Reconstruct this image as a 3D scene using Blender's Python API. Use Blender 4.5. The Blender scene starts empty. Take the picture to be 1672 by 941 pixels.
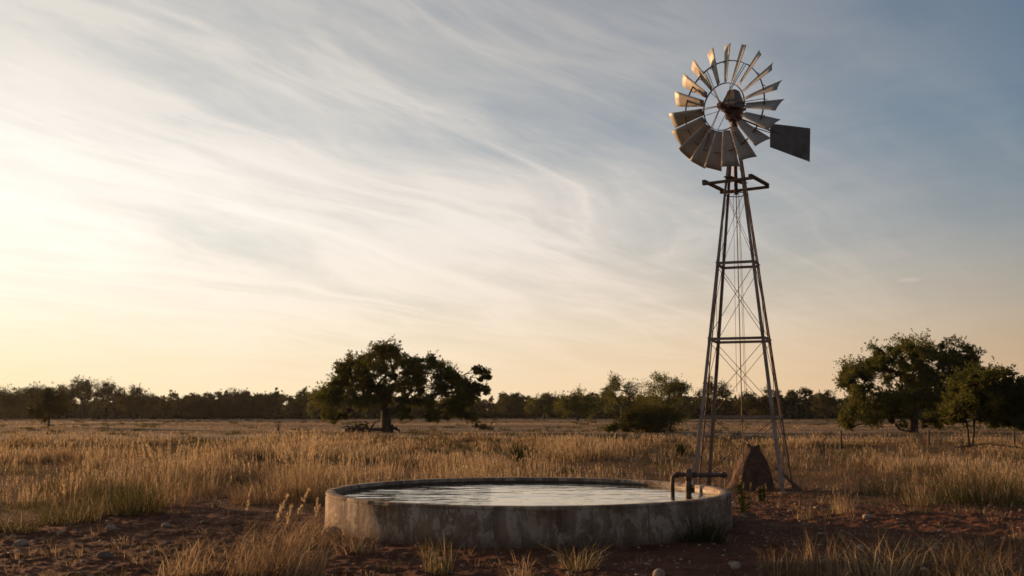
import bpy, math, random
import numpy as np
from mathutils import Vector

PI = math.pi
R = math.radians
scn = bpy.context.scene
col = scn.collection

# ------------------------------------------------------------------ camera model
F, CX, CY, CAMH = 1700.0, 836.0, 470.5, 1.6
PITCH = math.atan((676.0 - CY) / F)
cp, sp = math.cos(PITCH), math.sin(PITCH)


def U(px, py, Y):
    """point seen at photograph pixel (px,py) standing Y metres away along the ground"""
    u, v = (px - CX) / F, (CY - py) / F
    d = (u, cp - v * sp, sp + v * cp)
    t = Y / d[1]
    return Vector((d[0] * t, Y, CAMH + d[2] * t))


def G(px, py, z=0.0):
    u, v = (px - CX) / F, (CY - py) / F
    d = (u, cp - v * sp, sp + v * cp)
    t = (z - CAMH) / d[2]
    return Vector((d[0] * t, d[1] * t, z))


# ------------------------------------------------------------------ numpy noise
def _hash(ix, iy, seed):
    n = (ix.astype(np.int64) * 374761393 + iy.astype(np.int64) * 668265263 + seed * 974711) & 0xffffffff
    n = ((n ^ (n >> 13)) * 1274126177) & 0xffffffff
    n = ((n ^ (n >> 15)) * 2246822519) & 0xffffffff
    return ((n ^ (n >> 16)) & 0xffffff) / float(0xffffff)


def vnoise(x, y, seed=0):
    xi, yi = np.floor(x), np.floor(y)
    fx, fy = x - xi, y - yi
    fx, fy = fx * fx * (3 - 2 * fx), fy * fy * (3 - 2 * fy)
    a, b = _hash(xi, yi, seed), _hash(xi + 1, yi, seed)
    c, d = _hash(xi, yi + 1, seed), _hash(xi + 1, yi + 1, seed)
    return (a * (1 - fx) + b * fx) * (1 - fy) + (c * (1 - fx) + d * fx) * fy


def fbm(x, y, seed=0, oct=4, gain=0.5):
    s, a, n = 0.0, 1.0, 0.0
    for o in range(oct):
        s = s + a * vnoise(x * 2.03 ** o + 17.3 * o, y * 2.03 ** o - 9.1 * o, seed + o)
        n += a
        a *= gain
    return s / n


def sstep(e0, e1, x):
    t = np.clip((x - e0) / (e1 - e0), 0, 1)
    return t * t * (3 - 2 * t)


TX, TY, TR, TZ = 0.232, 15.46, 2.91, 0.51        # stock tank


def dirt_mask(x, y):
    """1 on bare red soil, 0 where the grass grows"""
    d = np.hypot(x, y)
    n = fbm(x * 0.35, y * 0.35, 5, 4)
    n2 = fbm(x * 1.3, y * 1.3, 9, 3)
    edge = 19.0 + 2.6 * sstep(1.0, 6.5, x) - 1.6 * sstep(-5.0, -9.0, x) + (n - 0.5) * 9 + (n2 - 0.5) * 4
    bare = 1 - sstep(-1.2, 1.2, d - edge)
    foot = 1 - sstep(1.0, 2.0, np.hypot((x - 5.6) / 1.25, y - 21.3) + (n2 - 0.5) * 1.2)
    return np.maximum(bare, foot)


def gz(x, y):
    x = np.asarray(x, float); y = np.asarray(y, float)
    d = np.hypot(x, y)
    h = 0.10 * (fbm(x * 0.22, y * 0.22, 1, 3) - 0.5)
    h = h + 0.55 * sstep(64, 140, d) * (fbm(x / 55.0, y / 16.0, 3, 3) - 0.5)
    dm = dirt_mask(x, y) * (1 - sstep(24, 30, d))
    cl = np.abs(fbm(x * 2.2, y * 3.4, 21, 4, 0.55) - 0.5) * 2
    rid = fbm(x * 5.2, y * 8.5, 31, 4, 0.6)
    h = h + dm * (0.055 * (cl - 0.25) + 0.075 * (rid - 0.5) + 0.030 * (fbm(x * 13.0, y * 19.0, 37, 2, 0.6) - 0.5))
    tr = np.hypot(x - TX, y - TY)
    near = 1 - sstep(TR - 0.1, TR + 1.1, tr)
    h = h * (1 - 0.6 * near) + 0.035 * near
    return h


def gz1(x, y):
    return float(gz(np.array([x]), np.array([y]))[0])


# ------------------------------------------------------------------ mesh helpers
def mesh_from(name, V, faces_sizes, loops, mat, smooth=False, tint=None):
    me = bpy.data.meshes.new(name)
    V = np.asarray(V, np.float32)
    fs = np.asarray(faces_sizes, np.int32)
    lp = np.asarray(loops, np.int32)
    me.vertices.add(len(V)); me.vertices.foreach_set('co', V.ravel())
    me.loops.add(len(lp)); me.loops.foreach_set('vertex_index', lp)
    me.polygons.add(len(fs))
    st = np.zeros(len(fs), np.int32); st[1:] = np.cumsum(fs)[:-1]
    me.polygons.foreach_set('loop_start', st)
    me.polygons.foreach_set('loop_total', fs)
    if smooth:
        me.polygons.foreach_set('use_smooth', np.ones(len(fs), bool))
    if tint is not None:
        at = me.attributes.new('tint', 'FLOAT', 'POINT')
        at.data.foreach_set('value', np.asarray(tint, np.float32))
    me.update(calc_edges=True)
    me.validate()
    if mat: me.materials.append(mat)
    return me


def link(name, me, parent=None, loc=None):
    o = bpy.data.objects.new(name, me)
    col.objects.link(o)
    if parent is not None: o.parent = parent
    if loc is not None: o.location = loc
    return o


def tag(o, label=None, cat=None, group=None, kind=None):
    if label: o['label'] = label
    if cat: o['category'] = cat
    if group: o['group'] = group
    if kind: o['kind'] = kind
    return o


def empty(name, loc=(0, 0, 0)):
    o = bpy.data.objects.new(name, None)
    o.empty_display_size = 0.2
    o.location = loc
    col.objects.link(o)
    return o


class MB:
    """collects shapes and builds ONE mesh"""
    def __init__(s): s.v = []; s.f = []
    def add(s, vs, fs):
        b = len(s.v)
        s.v += [tuple(q) for q in vs]
        s.f += [tuple(i + b for i in q) for q in fs]
    def box(s, c, ax, ay, az):
        c = Vector(c); ax = Vector(ax); ay = Vector(ay); az = Vector(az)
        vs = [c + i * ax + j * ay + k * az for k in (-1, 1) for j in (-1, 1) for i in (-1, 1)]
        s.add(vs, [(0, 2, 3, 1), (4, 5, 7, 6), (0, 1, 5, 4), (1, 3, 7, 5), (3, 2, 6, 7), (2, 0, 4, 6)])
    def bar(s, a, b, w, h, up=(0, 0, 1)):
        a = Vector(a); b = Vector(b); d = (b - a).normalized()
        sx = d.cross(Vector(up))
        if sx.length < 1e-4: sx = d.cross(Vector((1, 0, 0)))
        sx.normalize(); uz = sx.cross(d).normalized()
        s.box((a + b) / 2, (b - a) / 2, sx * w / 2, uz * h / 2)
    def tube(s, pts, rad, n=8, cap=True, closed=False):
        pts = [Vector(p) for p in pts]
        m = len(pts)
        rr = rad if isinstance(rad, (list, tuple)) else [rad] * m
        rings = []; prev = None
        for i in range(m):
            if closed: d = pts[(i + 1) % m] - pts[i - 1]
            else: d = pts[min(i + 1, m - 1)] - pts[max(i - 1, 0)]
            d.normalize()
            if prev is None:
                x = d.cross(Vector((0, 0, 1)))
                if x.length < 0.05: x = d.cross(Vector((0, 1, 0)))
            else: x = prev - d * prev.dot(d)
            x.normalize(); prev = x; y = d.cross(x)
            rings.append([pts[i] + (x * math.cos(2 * PI * k / n) + y * math.sin(2 * PI * k / n)) * rr[i] for k in range(n)])
        vs = [p for r_ in rings for p in r_]
        fs = []
        for i in range(m if closed else m - 1):
            j = (i + 1) % m
            for k in range(n):
                fs.append((i * n + k, i * n + (k + 1) % n, j * n + (k + 1) % n, j * n + k))
        if cap and not closed:
            fs.append(tuple(reversed(range(n)))); fs.append(tuple((m - 1) * n + k for k in range(n)))
        s.add(vs, fs)
    def lathe(s, prof, c=(0, 0, 0), n=96, closed=False, wob=None):
        c = Vector(c); m = len(prof); vs = []
        for i, (r_, z) in enumerate(prof):
            for k in range(n):
                a = 2 * PI * k / n
                q = wob(a, i) if wob else 1.0
                vs.append(c + Vector((r_ * q * math.cos(a), r_ * q * math.sin(a), z)))
        fs = []
        for i in range(m if closed else m - 1):
            j = (i + 1) % m
            for k in range(n):
                fs.append((i * n + k, i * n + (k + 1) % n, j * n + (k + 1) % n, j * n + k))
        s.add(vs, fs)
    def mesh(s, name, mat, smooth=False):
        me = bpy.data.meshes.new(name)
        me.from_pydata(s.v, [], s.f)
        if smooth:
            me.polygons.foreach_set('use_smooth', np.ones(len(me.polygons), bool))
        me.materials.append(mat)
        me.update()
        return me
    def build(s, name, mat, parent=None, smooth=False):
        return link(name, s.mesh(name, mat, smooth), parent)


def bevel(o, w, seg=2):
    m = o.modifiers.new('edge', 'BEVEL'); m.width = w; m.segments = seg; m.limit_method = 'ANGLE'


# ------------------------------------------------------------------ materials
class NT:
    def __init__(s, name):
        s.m = bpy.data.materials.new(name); s.m.use_nodes = True
        s.t = s.m.node_tree; s.t.nodes.clear()
        s.out = s.n('ShaderNodeOutputMaterial')
    def n(s, typ, **kw):
        nd = s.t.nodes.new(typ)
        for k, v in kw.items():
            if hasattr(nd, k): setattr(nd, k, v)
            else: nd.inputs[k.replace('_', ' ')].default_value = v
        return nd
    def l(s, a, b): s.t.links.new(a, b)
    def coord(s, scale=(1, 1, 1), out='Object'):
        tc = s.n('ShaderNodeTexCoord'); mp = s.n('ShaderNodeMapping')
        mp.inputs['Scale'].default_value = scale
        s.l(tc.outputs[out], mp.inputs['Vector']); return mp.outputs['Vector']
    def noise(s, vec, scale, detail=6, rough=0.6, dist=0.0):
        nd = s.n('ShaderNodeTexNoise')
        nd.inputs['Scale'].default_value = scale; nd.inputs['Detail'].default_value = detail
        nd.inputs['Roughness'].default_value = rough; nd.inputs['Distortion'].default_value = dist
        s.l(vec, nd.inputs['Vector']); return nd.outputs['Fac']
    def ramp(s, fac, stops, interp='LINEAR'):
        nd = s.n('ShaderNodeValToRGB'); cr = nd.color_ramp; cr.interpolation = interp
        while len(cr.elements) < len(stops): cr.elements.new(0.5)
        for e, (p, c) in zip(cr.elements, stops):
            e.position = p; e.color = (*c, 1) if len(c) == 3 else c
        s.l(fac, nd.inputs['Fac']); return nd.outputs['Color']
    def mix(s, fac, a, b, mode='MIX'):
        nd = s.n('ShaderNodeMix', data_type='RGBA', blend_type=mode)
        for sock, v in ((nd.inputs[0], fac), (nd.inputs[6], a), (nd.inputs[7], b)):
            if hasattr(v, 'is_linked'): s.l(v, sock)
            elif isinstance(v, (int, float)): sock.default_value = v
            else: sock.default_value = (*v, 1)
        return nd.outputs[2]
    def math(s, op, a, b=None, clamp=False):
        nd = s.n('ShaderNodeMath', operation=op); nd.use_clamp = clamp
        for sock, v in zip(nd.inputs, (a, b)):
            if v is None: continue
            if hasattr(v, 'is_linked'): s.l(v, sock)
            else: sock.default_value = v
        return nd.outputs[0]
    def bsdf(s, color, rough=0.8, metal=0.0, bump=None, bstr=0.3, bdist=0.02, spec=0.5):
        b = s.n('ShaderNodeBsdfPrincipled')
        if hasattr(color, 'is_linked'): s.l(color, b.inputs['Base Color'])
        else: b.inputs['Base Color'].default_value = (*color, 1)
        if hasattr(rough, 'is_linked'): s.l(rough, b.inputs['Roughness'])
        else: b.inputs['Roughness'].default_value = rough
        b.inputs['Metallic'].default_value = metal
        b.inputs['Specular IOR Level'].default_value = spec
        if bump is not None:
            bp = s.n('ShaderNodeBump'); bp.inputs['Strength'].default_value = bstr; bp.inputs['Distance'].default_value = bdist
            s.l(bump, bp.inputs['Height']); s.l(bp.outputs['Normal'], b.inputs['Normal'])
        s.l(b.outputs[0], s.out.inputs['Surface'])
        return b


def mat_leaf(name, c0, c1, c2, trans=0.48, scale=0.8):
    t = NT(name)
    v = t.coord()
    f = t.noise(v, scale, 3)
    c = t.ramp(f, [(0.3, c0), (0.5, c1), (0.72, c2)])
    d = t.n('ShaderNodeBsdfDiffuse'); tr = t.n('ShaderNodeBsdfTranslucent'); mx = t.n('ShaderNodeMixShader')
    t.l(c, d.inputs['Color'])
    tc = t.mix(1.0, c, (1.15, 1.08, 0.65), 'MULTIPLY'); t.l(tc, tr.inputs['Color'])
    mx.inputs[0].default_value = trans
    t.l(d.outputs[0], mx.inputs[1]); t.l(tr.outputs[0], mx.inputs[2]); t.l(mx.outputs[0], t.out.inputs['Surface'])
    return t.m


def mat_grass():
    t = NT('grass_blades')
    a = t.n('ShaderNodeAttribute'); a.attribute_name = 'tint'
    c = t.ramp(a.outputs['Fac'], [(0.0, (0.085, 0.053, 0.029)), (0.2, (0.195, 0.130, 0.069)), (0.42, (0.39, 0.275, 0.155)),
                                  (0.55, (0.58, 0.45, 0.27)), (0.62, (0.17, 0.130, 0.05)), (0.8, (0.072, 0.071, 0.027)), (1.0, (0.045, 0.053, 0.02))])
    d = t.n('ShaderNodeBsdfDiffuse'); tr = t.n('ShaderNodeBsdfTranslucent'); mx = t.n('ShaderNodeMixShader')
    t.l(c, d.inputs['Color']); t.l(c, tr.inputs['Color']); mx.inputs[0].default_value = 0.45
    t.l(d.outputs[0], mx.inputs[1]); t.l(tr.outputs[0], mx.inputs[2]); t.l(mx.outputs[0], t.out.inputs['Surface'])
    return t.m


def mat_bark():
    t = NT('oak_bark'); v = t.coord((1, 1, 0.25))
    f = t.noise(v, 6, 6, 0.7)
    c = t.ramp(f, [(0.3, (0.035, 0.026, 0.02)), (0.7, (0.11, 0.085, 0.062))])
    t.bsdf(c, 0.95, bump=f, bstr=0.8, bdist=0.05, spec=0.2)
    return t.m


def mat_concrete():
    t = NT('stained_concrete')
    v = t.coord()
    vs = t.coord((1, 1, 0.10))
    big = t.noise(v, 1.1, 6, 0.65)
    strk = t.noise(vs, 4.2, 7, 0.7, 0.3)
    fine = t.noise(v, 22, 6, 0.75)
    blot = t.noise(t.coord((1, 1, 0.5)), 5.0, 9, 0.74, 0.5)
    c = t.ramp(big, [(0.3, (0.18, 0.122, 0.078)), (0.7, (0.31, 0.22, 0.145))])
    c = t.mix(t.ramp(strk, [(0.44, (0, 0, 0)), (0.66, (0.7, 0.7, 0.7))]), c, (0.06, 0.042, 0.029))
    c = t.mix(t.ramp(blot, [(0.50, (0, 0, 0)), (0.56, (0.85, 0.85, 0.85)), (0.64, (0.2, 0.2, 0.2))]), c, (0.46, 0.37, 0.275))
    c = t.mix(t.ramp(fine, [(0.55, (0, 0, 0)), (0.72, (0.6, 0.6, 0.6))]), c, (0.07, 0.055, 0.043))
    run = t.noise(t.coord((1, 1, 0.05)), 9.0, 5, 0.7, 0.2)
    c = t.mix(t.ramp(run, [(0.56, (0, 0, 0)), (0.70, (0.35, 0.35, 0.35))]), c, (0.40, 0.34, 0.27))
    crk = t.noise(t.coord((1, 1, 0.35)), 2.4, 5, 0.6, 1.2)
    c = t.mix(t.ramp(t.math('ABSOLUTE', t.math('SUBTRACT', crk, 0.5)), [(0.0, (0.85, 0.85, 0.85)), (0.006, (0, 0, 0))]), c, (0.03, 0.022, 0.016))
    # red soil splashed on the foot of the wall
    sx = t.n('ShaderNodeSeparateXYZ'); t.l(t.coord(), sx.inputs[0])
    zz = t.math('ADD', sx.outputs['Z'], t.math('MULTIPLY', t.math('SUBTRACT', strk, 0.5), 0.22))
    c = t.mix(t.ramp(zz, [(0.04, (0.7, 0.7, 0.7)), (0.17, (0, 0, 0))]), c, (0.10, 0.052, 0.033))
    hb = t.math('ADD', t.math('MULTIPLY', fine, 0.5), blot)
    t.bsdf(c, 0.9, bump=hb, bstr=0.8, bdist=0.025, spec=0.25)
    return t.m


def mat_inner():
    t = NT('wet_algae_concrete')
    f = t.noise(t.coord((1, 1, 0.3)), 5, 6, 0.7)
    c = t.ramp(f, [(0.3, (0.028, 0.018, 0.012)), (0.7, (0.105, 0.06, 0.03))])
    t.bsdf(c, 0.55, bump=f, bstr=0.4, bdist=0.015)
    return t.m


def mat_steel(name, base, rust, amt=0.5, metal=0.35, rough=0.6, scale=5):
    t = NT(name)
    v = t.coord()
    f = t.noise(v, scale, 8, 0.72)
    g = t.noise(v, scale * 6, 5, 0.7)
    lo = tuple(x * 0.62 for x in base)
    c = t.mix(g, lo, base)
    c = t.mix(t.ramp(f, [(1 - amt - 0.12, (0, 0, 0)), (1 - amt + 0.12, (1, 1, 1))]), c, rust)
    t.bsdf(c, t.ramp(f, [(0.3, (rough - 0.12,) * 3), (0.7, (min(1, rough + 0.25),) * 3)]), metal, bump=g, bstr=0.15, bdist=0.004)
    return t.m


def mat_wood():
    t = NT('weathered_timber')
    f = t.noise(t.coord((3, 3, 3)), 9, 7, 0.7, 0.8)
    c = t.ramp(f, [(0.3, (0.055, 0.035, 0.022)), (0.7, (0.20, 0.14, 0.09))])
    t.bsdf(c, 0.9, bump=f, bstr=0.5, bdist=0.01, spec=0.2)
    return t.m


def mat_rock(name, a, b):
    t = NT(name)
    f = t.noise(t.coord(), 14, 7, 0.7)
    c = t.ramp(f, [(0.3, a), (0.7, b)])
    t.bsdf(c, 0.9, bump=f, bstr=0.6, bdist=0.01, spec=0.25)
    return t.m


def mat_mound():
    t = NT('red_earth_mound')
    f = t.noise(t.coord(), 7, 8, 0.75)
    c = t.ramp(f, [(0.3, (0.055, 0.034, 0.024)), (0.7, (0.15, 0.095, 0.064))])
    t.bsdf(c, 0.95, bump=f, bstr=0.9, bdist=0.04, spec=0.15)
    return t.m


def mat_ground():
    t = NT('red_soil_and_dry_turf')
    v = t.coord()
    a = t.n('ShaderNodeAttribute'); a.attribute_name = 'tint'
    n1 = t.noise(v, 1.7, 8, 0.7)
    n2 = t.noise(v, 28, 6, 0.75)
    soil = t.ramp(n1, [(0.28, (0.064, 0.024, 0.0115)), (0.5, (0.128, 0.048, 0.022)), (0.75, (0.19, 0.082, 0.042))])
    soil = t.mix(t.ramp(n2, [(0.56, (0, 0, 0)), (0.75, (0.7, 0.7, 0.7))]), soil, (0.24, 0.14, 0.085))
    band = t.noise(t.coord((0.020, 0.085, 0.05)), 1.0, 6, 0.62)
    turf = t.ramp(band, [(0.34, (0.07, 0.043, 0.024)), (0.48, (0.17, 0.11, 0.060)), (0.62, (0.30, 0.20, 0.115))])  # bands mix grass colour with low-sun shading painted into the turf
    turf = t.mix(t.ramp(t.noise(v, 0.9, 6, 0.7), [(0.45, (0, 0, 0)), (0.7, (0.7, 0.7, 0.7))]), turf, (0.12, 0.072, 0.036))
    c = t.mix(a.outputs['Fac'], turf, soil)
    hb = t.math('ADD', t.math('MULTIPLY', n2, 0.35), n1)
    t.bsdf(c, 0.95, bump=hb, bstr=0.9, bdist=0.06, spec=0.12)
    return t.m


def mat_water():
    t = NT('tank_water')
    v = t.coord((0.42, 1.0, 1.0))
    w1 = t.noise(v, 1.5, 2, 0.45, 0.8)
    w2 = t.noise(t.coord((0.5, 1.3, 1.0)), 4.2, 2, 0.45, 0.5)
    h = t.math('ADD', w1, t.math('MULTIPLY', w2, 0.28))
    b = t.bsdf((0.03, 0.026, 0.014), 0.03, bump=h, bstr=0.42, bdist=0.05, spec=0.6)
    b.inputs['IOR'].default_value = 1.333
    return t.m


M = dict(
    grass=mat_grass(), bark=mat_bark(), concrete=mat_concrete(), inner=mat_inner(),
    rim=mat_steel('worn_rim', (0.30, 0.235, 0.17), (0.19, 0.10, 0.055), 0.45, 0.0, 0.8, 3),
    galv=mat_steel('weathered_galvanised', (0.40, 0.375, 0.335), (0.27, 0.205, 0.14), 0.34, 0.30, 0.62, 3.5),
    vane=mat_steel('dull_tail_steel', (0.17, 0.16, 0.15), (0.11, 0.08, 0.06), 0.4, 0.3, 0.6, 3),
    legm=mat_steel('weathered_tower_steel', (0.33, 0.275, 0.22), (0.19, 0.12, 0.08), 0.45, 0.1, 0.65, 2.5),
    iron=mat_steel('dark_rusty_iron', (0.075, 0.06, 0.05), (0.13, 0.055, 0.03), 0.5, 0.3, 0.6, 6),
    pipe=mat_steel('grey_pipe', (0.13, 0.11, 0.09), (0.14, 0.07, 0.038), 0.5, 0.2, 0.62, 6),
    wood=mat_wood(), mound=mat_mound(), ground=mat_ground(), water=mat_water(),
    rock=mat_rock('pale_limestone', (0.22, 0.155, 0.105), (0.42, 0.32, 0.23)),
    darkrock=mat_rock('brown_stone', (0.10, 0.065, 0.045), (0.22, 0.15, 0.11)),
    oak=mat_leaf('live_oak_leaves', (0.052, 0.060, 0.020), (0.092, 0.099, 0.032), (0.145, 0.138, 0.047)),
    oakfar=mat_leaf('far_oak_leaves', (0.036, 0.036, 0.015), (0.064, 0.062, 0.022), (0.10, 0.09, 0.034), 0.32, 0.35),
    weed=mat_leaf('weed_leaves', (0.03, 0.045, 0.012), (0.06, 0.075, 0.022), (0.10, 0.10, 0.035), 0.4, 6),
    yucca=mat_leaf('yucca_leaves', (0.035, 0.045, 0.02), (0.06, 0.07, 0.03), (0.10, 0.10, 0.045), 0.2, 6),
)

# ------------------------------------------------------------------ ground
def build_ground():
    a1 = np.linspace(R(-37), R(37), 720)
    a2 = np.linspace(R(37), R(323), 110)[1:-1]
    ang = np.concatenate([a1, a2])
    r1 = [4.0]
    while r1[-1] < 30: r1.append(r1[-1] * 1.0042)
    while r1[-1] < 900: r1.append(r1[-1] * 1.03)
    rad = np.concatenate([[0.6, 1.4, 2.2, 3.0], np.array(r1)])
    A, Rr = np.meshgrid(ang, rad)
    X, Y = (np.sin(A) * Rr), (np.cos(A) * Rr)
    Z = gz(X, Y)
    na, nr = len(ang), len(rad)
    V = np.stack([X, Y, Z], -1).reshape(-1, 3)
    T = np.maximum(dirt_mask(X, Y), 0.75 * (1 - sstep(30, 60, np.hypot(X, Y)))).ravel()
    i, j = np.meshgrid(np.arange(nr - 1), np.arange(na), indexing='ij')
    j2 = (j + 1) % na
    Q = np.stack([i * na + j, i * na + j2, (i + 1) * na + j2, (i + 1) * na + j], -1).reshape(-1, 4)[:, ::-1]
    V = np.vstack([V, [[0, 0, gz1(0, 0)]]]); T = np.append(T, T[0])
    c = len(V) - 1
    tri = np.stack([np.arange(na), (np.arange(na) + 1) % na, np.full(na, c)], -1)
    sizes = np.concatenate([np.full(len(Q), 4), np.full(na, 3)])
    loops = np.concatenate([Q.ravel(), tri[:, ::-1].ravel()])
    me = mesh_from('ground', V, sizes, loops, M['ground'], True, T)
    return tag(link('ground', me), kind='structure')


build_ground()

# ------------------------------------------------------------------ grass blades (numpy)
def blade_arrays(P, az, h, w, lean, tint, curl=0.6):
    """P (N,3) roots, az bending direction, h height, w width, lean horizontal reach as share of h"""
    N = len(P)
    bx, by = np.cos(az), np.sin(az)
    fa = az + PI / 2 + np.random.RandomState(N).uniform(-0.9, 0.9, N)
    sx, sy = np.cos(fa) * w * 0.5, np.sin(fa) * w * 0.5
    out = np.empty((N, 5, 3))
    for k, (t, ww) in enumerate(((0.0, 1.0), (0.0, 1.0), (0.55, 0.8), (0.55, 0.8), (1.0, 0.0))):
        reach = lean * h * (t ** (1 + curl))
        z = h * t * (1 - 0.18 * np.abs(lean) * t)
        sg = (-1, 1, -1, 1, 0)[k]
        out[:, k, 0] = P[:, 0] + bx * reach + sg * sx * ww
        out[:, k, 1] = P[:, 1] + by * reach + sg * sy * ww
        out[:, k, 2] = P[:, 2] + z
    return out.reshape(-1, 3), np.repeat(tint, 5)


def blade_mesh(name, V, T):
    N = len(V) // 5
    b = (np.arange(N) * 5)[:, None]
    f = np.concatenate([b + np.array([[0, 1, 3, 2]]), b + np.array([[2, 3, 4]])], 1)     # 4 + 3 loops per blade
    sizes = np.tile([4, 3], N)
    return mesh_from(name, V, sizes, f.ravel(), M['grass'], False, T)


def wedge_points(rs, n, d0, d1, power, half=34):
    """n random ground points in the wedge of land ahead; power shapes the density with distance"""
    u = rs.uniform(0, 1, n)
    if power == 0: d = d0 * (d1 / d0) ** u
    else: d = (d0 ** power + u * (d1 ** power - d0 ** power)) ** (1 / power)
    a = R(half) * rs.uniform(-1, 1, n)
    return np.sin(a) * d, np.cos(a) * d


def keep_clear(x, y):
    ok = np.hypot(x - TX, y - TY) > TR + 0.10
    return ok


def field_grass():
    rs = np.random.RandomState(7)
    # --- tall dry stand, in tussocks
    x, y = wedge_points(rs, 14500, 19, 74, 0.9)
    d = np.hypot(x, y)
    dens = fbm(x * 0.33, y * 0.22, 41, 3)
    patch = fbm(x * 0.21 + 3.3, y * 0.13, 49, 3)
    dens = dens * np.clip(0.25 + (patch - 0.36) * 4.2, 0.55, 1.12)
    kx, ky = x * (1 - 3.2 / d), y * (1 - 3.2 / d)
    edgef = dirt_mask(kx, ky)
    p = np.maximum(1 - dirt_mask(x, y), 0.16 * (1 - dirt_mask(x * (1 + 3.0 / d), y * (1 + 3.0 / d)))) * (1 - 0.45 * edgef) * np.clip((dens - 0.40) * 5.0, 0.07, 1) * (1 - 0.9 * sstep(58, 65, d))
    k = (rs.uniform(0, 1, len(x)) < p) & keep_clear(x, y)
    x, y, d, edgef, patch = x[k], y[k], d[k], edgef[k], patch[k]
    nb = 26
    cx, cy = np.repeat(x, nb), np.repeat(y, nb)
    dd = np.repeat(d, nb)
    N = len(cx)
    az = rs.uniform(0, 2 * PI, N)
    rr = np.abs(rs.normal(0, 0.15, N)) * (0.8 + dd / 60)
    px, py = cx + np.cos(az) * rr, cy + np.sin(az) * rr
    th = np.repeat(rs.uniform(0.45, 1.2, len(x)) * (0.12 + 1.6 * fbm(x * 0.42, y * 0.22, 47, 3) ** 1.15), nb)
    h = 0.46 * th * rs.uniform(0.45, 1.15, N)
    h *= np.repeat(np.clip(0.55 + (patch - 0.35) * 2.2, 0.5, 1.1), nb)
    h *= 1 - 0.5 * np.repeat(edgef, nb)
    h *= 1 - 0.55 * (1 - sstep(3.0, 7.0, np.hypot(cx - 3.6, cy - 24.0)))
    w = np.maximum(0.007, 0.00042 * dd) * rs.uniform(0.7, 1.3, N)
    lean = np.abs(rs.normal(0.25, 0.6, N))
    tt = np.repeat(np.clip(rs.normal(0.205, 0.15, len(x)) + (patch - 0.5) * 0.35, 0.0, 0.55), nb) + rs.normal(0, 0.10, N)
    green = np.repeat((fbm(x * 0.4, y * 0.4, 55, 3) > 0.47) & (rs.uniform(0, 1, len(x)) < 0.6), nb) & (h < 0.30)
    tt = np.where(green, rs.uniform(0.60, 0.88, N), np.clip(tt, 0, 0.56))
    k = keep_clear(px, py)
    P = np.stack([px, py, gz(px, py) - 0.01], 1)
    V, T = blade_arrays(P[k], az[k], h[k], w[k], lean[k], tt[k])
    # low matted undergrowth between the tussocks
    ux, uy = wedge_points(rs, 120000, 17.5, 68, 0.9)
    ud = np.hypot(ux, uy)
    ku = (rs.uniform(0, 1, len(ux)) < np.maximum(1 - dirt_mask(ux, uy), 0.22 * (1 - dirt_mask(ux * (1 + 2.4 / ud), uy * (1 + 2.4 / ud))))) & keep_clear(ux, uy)
    ux, uy, ud = ux[ku], uy[ku], ud[ku]; nu = len(ux)
    ut = np.where(fbm(ux * 0.6, uy * 0.5, 57, 3) > 0.55, rs.uniform(0.6, 0.85, nu), np.clip(rs.normal(0.20, 0.12, nu), 0, 0.5))
    Vu, Tu = blade_arrays(np.stack([ux, uy, gz(ux, uy) - 0.01], 1), rs.uniform(0, 2 * PI, nu), rs.uniform(0.06, 0.20, nu), np.maximum(0.007, 0.0004 * ud), rs.uniform(0.4, 2.2, nu), ut)
    # --- pale feathery heads above the stand
    idx = rs.choice(np.flatnonzero(k), 17000, replace=False)
    Ph = P[idx].copy()
    hs = h[idx] * 0.9 + rs.uniform(0.08, 0.30, len(idx))
    Vh, Th = blade_arrays(Ph, az[idx], hs, w[idx] * 0.55, lean[idx] * 0.5, np.clip(rs.normal(0.42, 0.07, len(idx)), 0.25, 0.56))
    tops = Vh.reshape(-1, 5, 3)[:, 4]
    m = 5
    q = np.repeat(tops, m, 0); q[:, 2] -= np.tile(np.linspace(0.02, 0.12, m), len(tops))
    azs = rs.uniform(0, 2 * PI, len(q))
    Vs, Ts = blade_arrays(q, azs, rs.uniform(0.02, 0.05, len(q)), np.repeat(w[idx], m) * 1.0, rs.uniform(0.3, 1.0, len(q)), np.repeat(np.clip(rs.normal(0.50, 0.05, len(tops)), 0.35, 0.56), m))
    me = blade_mesh('dry_grass', np.vstack([V, Vh, Vs, Vu]), np.concatenate([T, Th, Ts, Tu]))
    tag(link('dry_grass', me), 'tall straw coloured dry grass covering the field behind the tank', 'grass', kind='stuff')

    # --- low grazed pasture out to the woods
    x, y = wedge_points(rs, 190000, 50, 400, 0.35)
    d = np.hypot(x, y)
    dens = fbm(x / 26.0, y / 7.0, 61, 4)
    k = rs.uniform(0, 1, len(x)) < np.clip((dens - 0.33) * 4, 0.10, 1)
    x, y, d, dens = x[k], y[k], d[k], dens[k]
    N = len(x)
    h = (0.03 + 0.22 * dens) * rs.uniform(0.3, 1.2, N)
    w = 0.0006 * d * rs.uniform(0.6, 1.5, N)
    tt = np.clip(rs.normal(0.24, 0.09, N) + (fbm(x / 60.0, y / 14.0, 66, 3) - 0.5) * 0.9, 0.0, 0.54)  # tint drifts: grass colour plus shade of rises and trees, painted in
    # dark low weeds in loose drifts
    wx, wy = wedge_points(rs, 1500, 45, 300, 0.5)
    kk = rs.uniform(0, 1, len(wx)) < np.clip((fbm(wx / 14.0, wy / 9.0, 83, 3) - 0.45) * 5, 0.03, 1)
    wx, wy = np.repeat(wx[kk], 40), np.repeat(wy[kk], 40); M_ = len(wx); wd = np.hypot(wx, wy)
    wx = wx + rs.normal(0, 0.30, M_); wy = wy + rs.normal(0, 0.22, M_)
    x, y = np.append(x, wx), np.append(y, wy)
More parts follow.
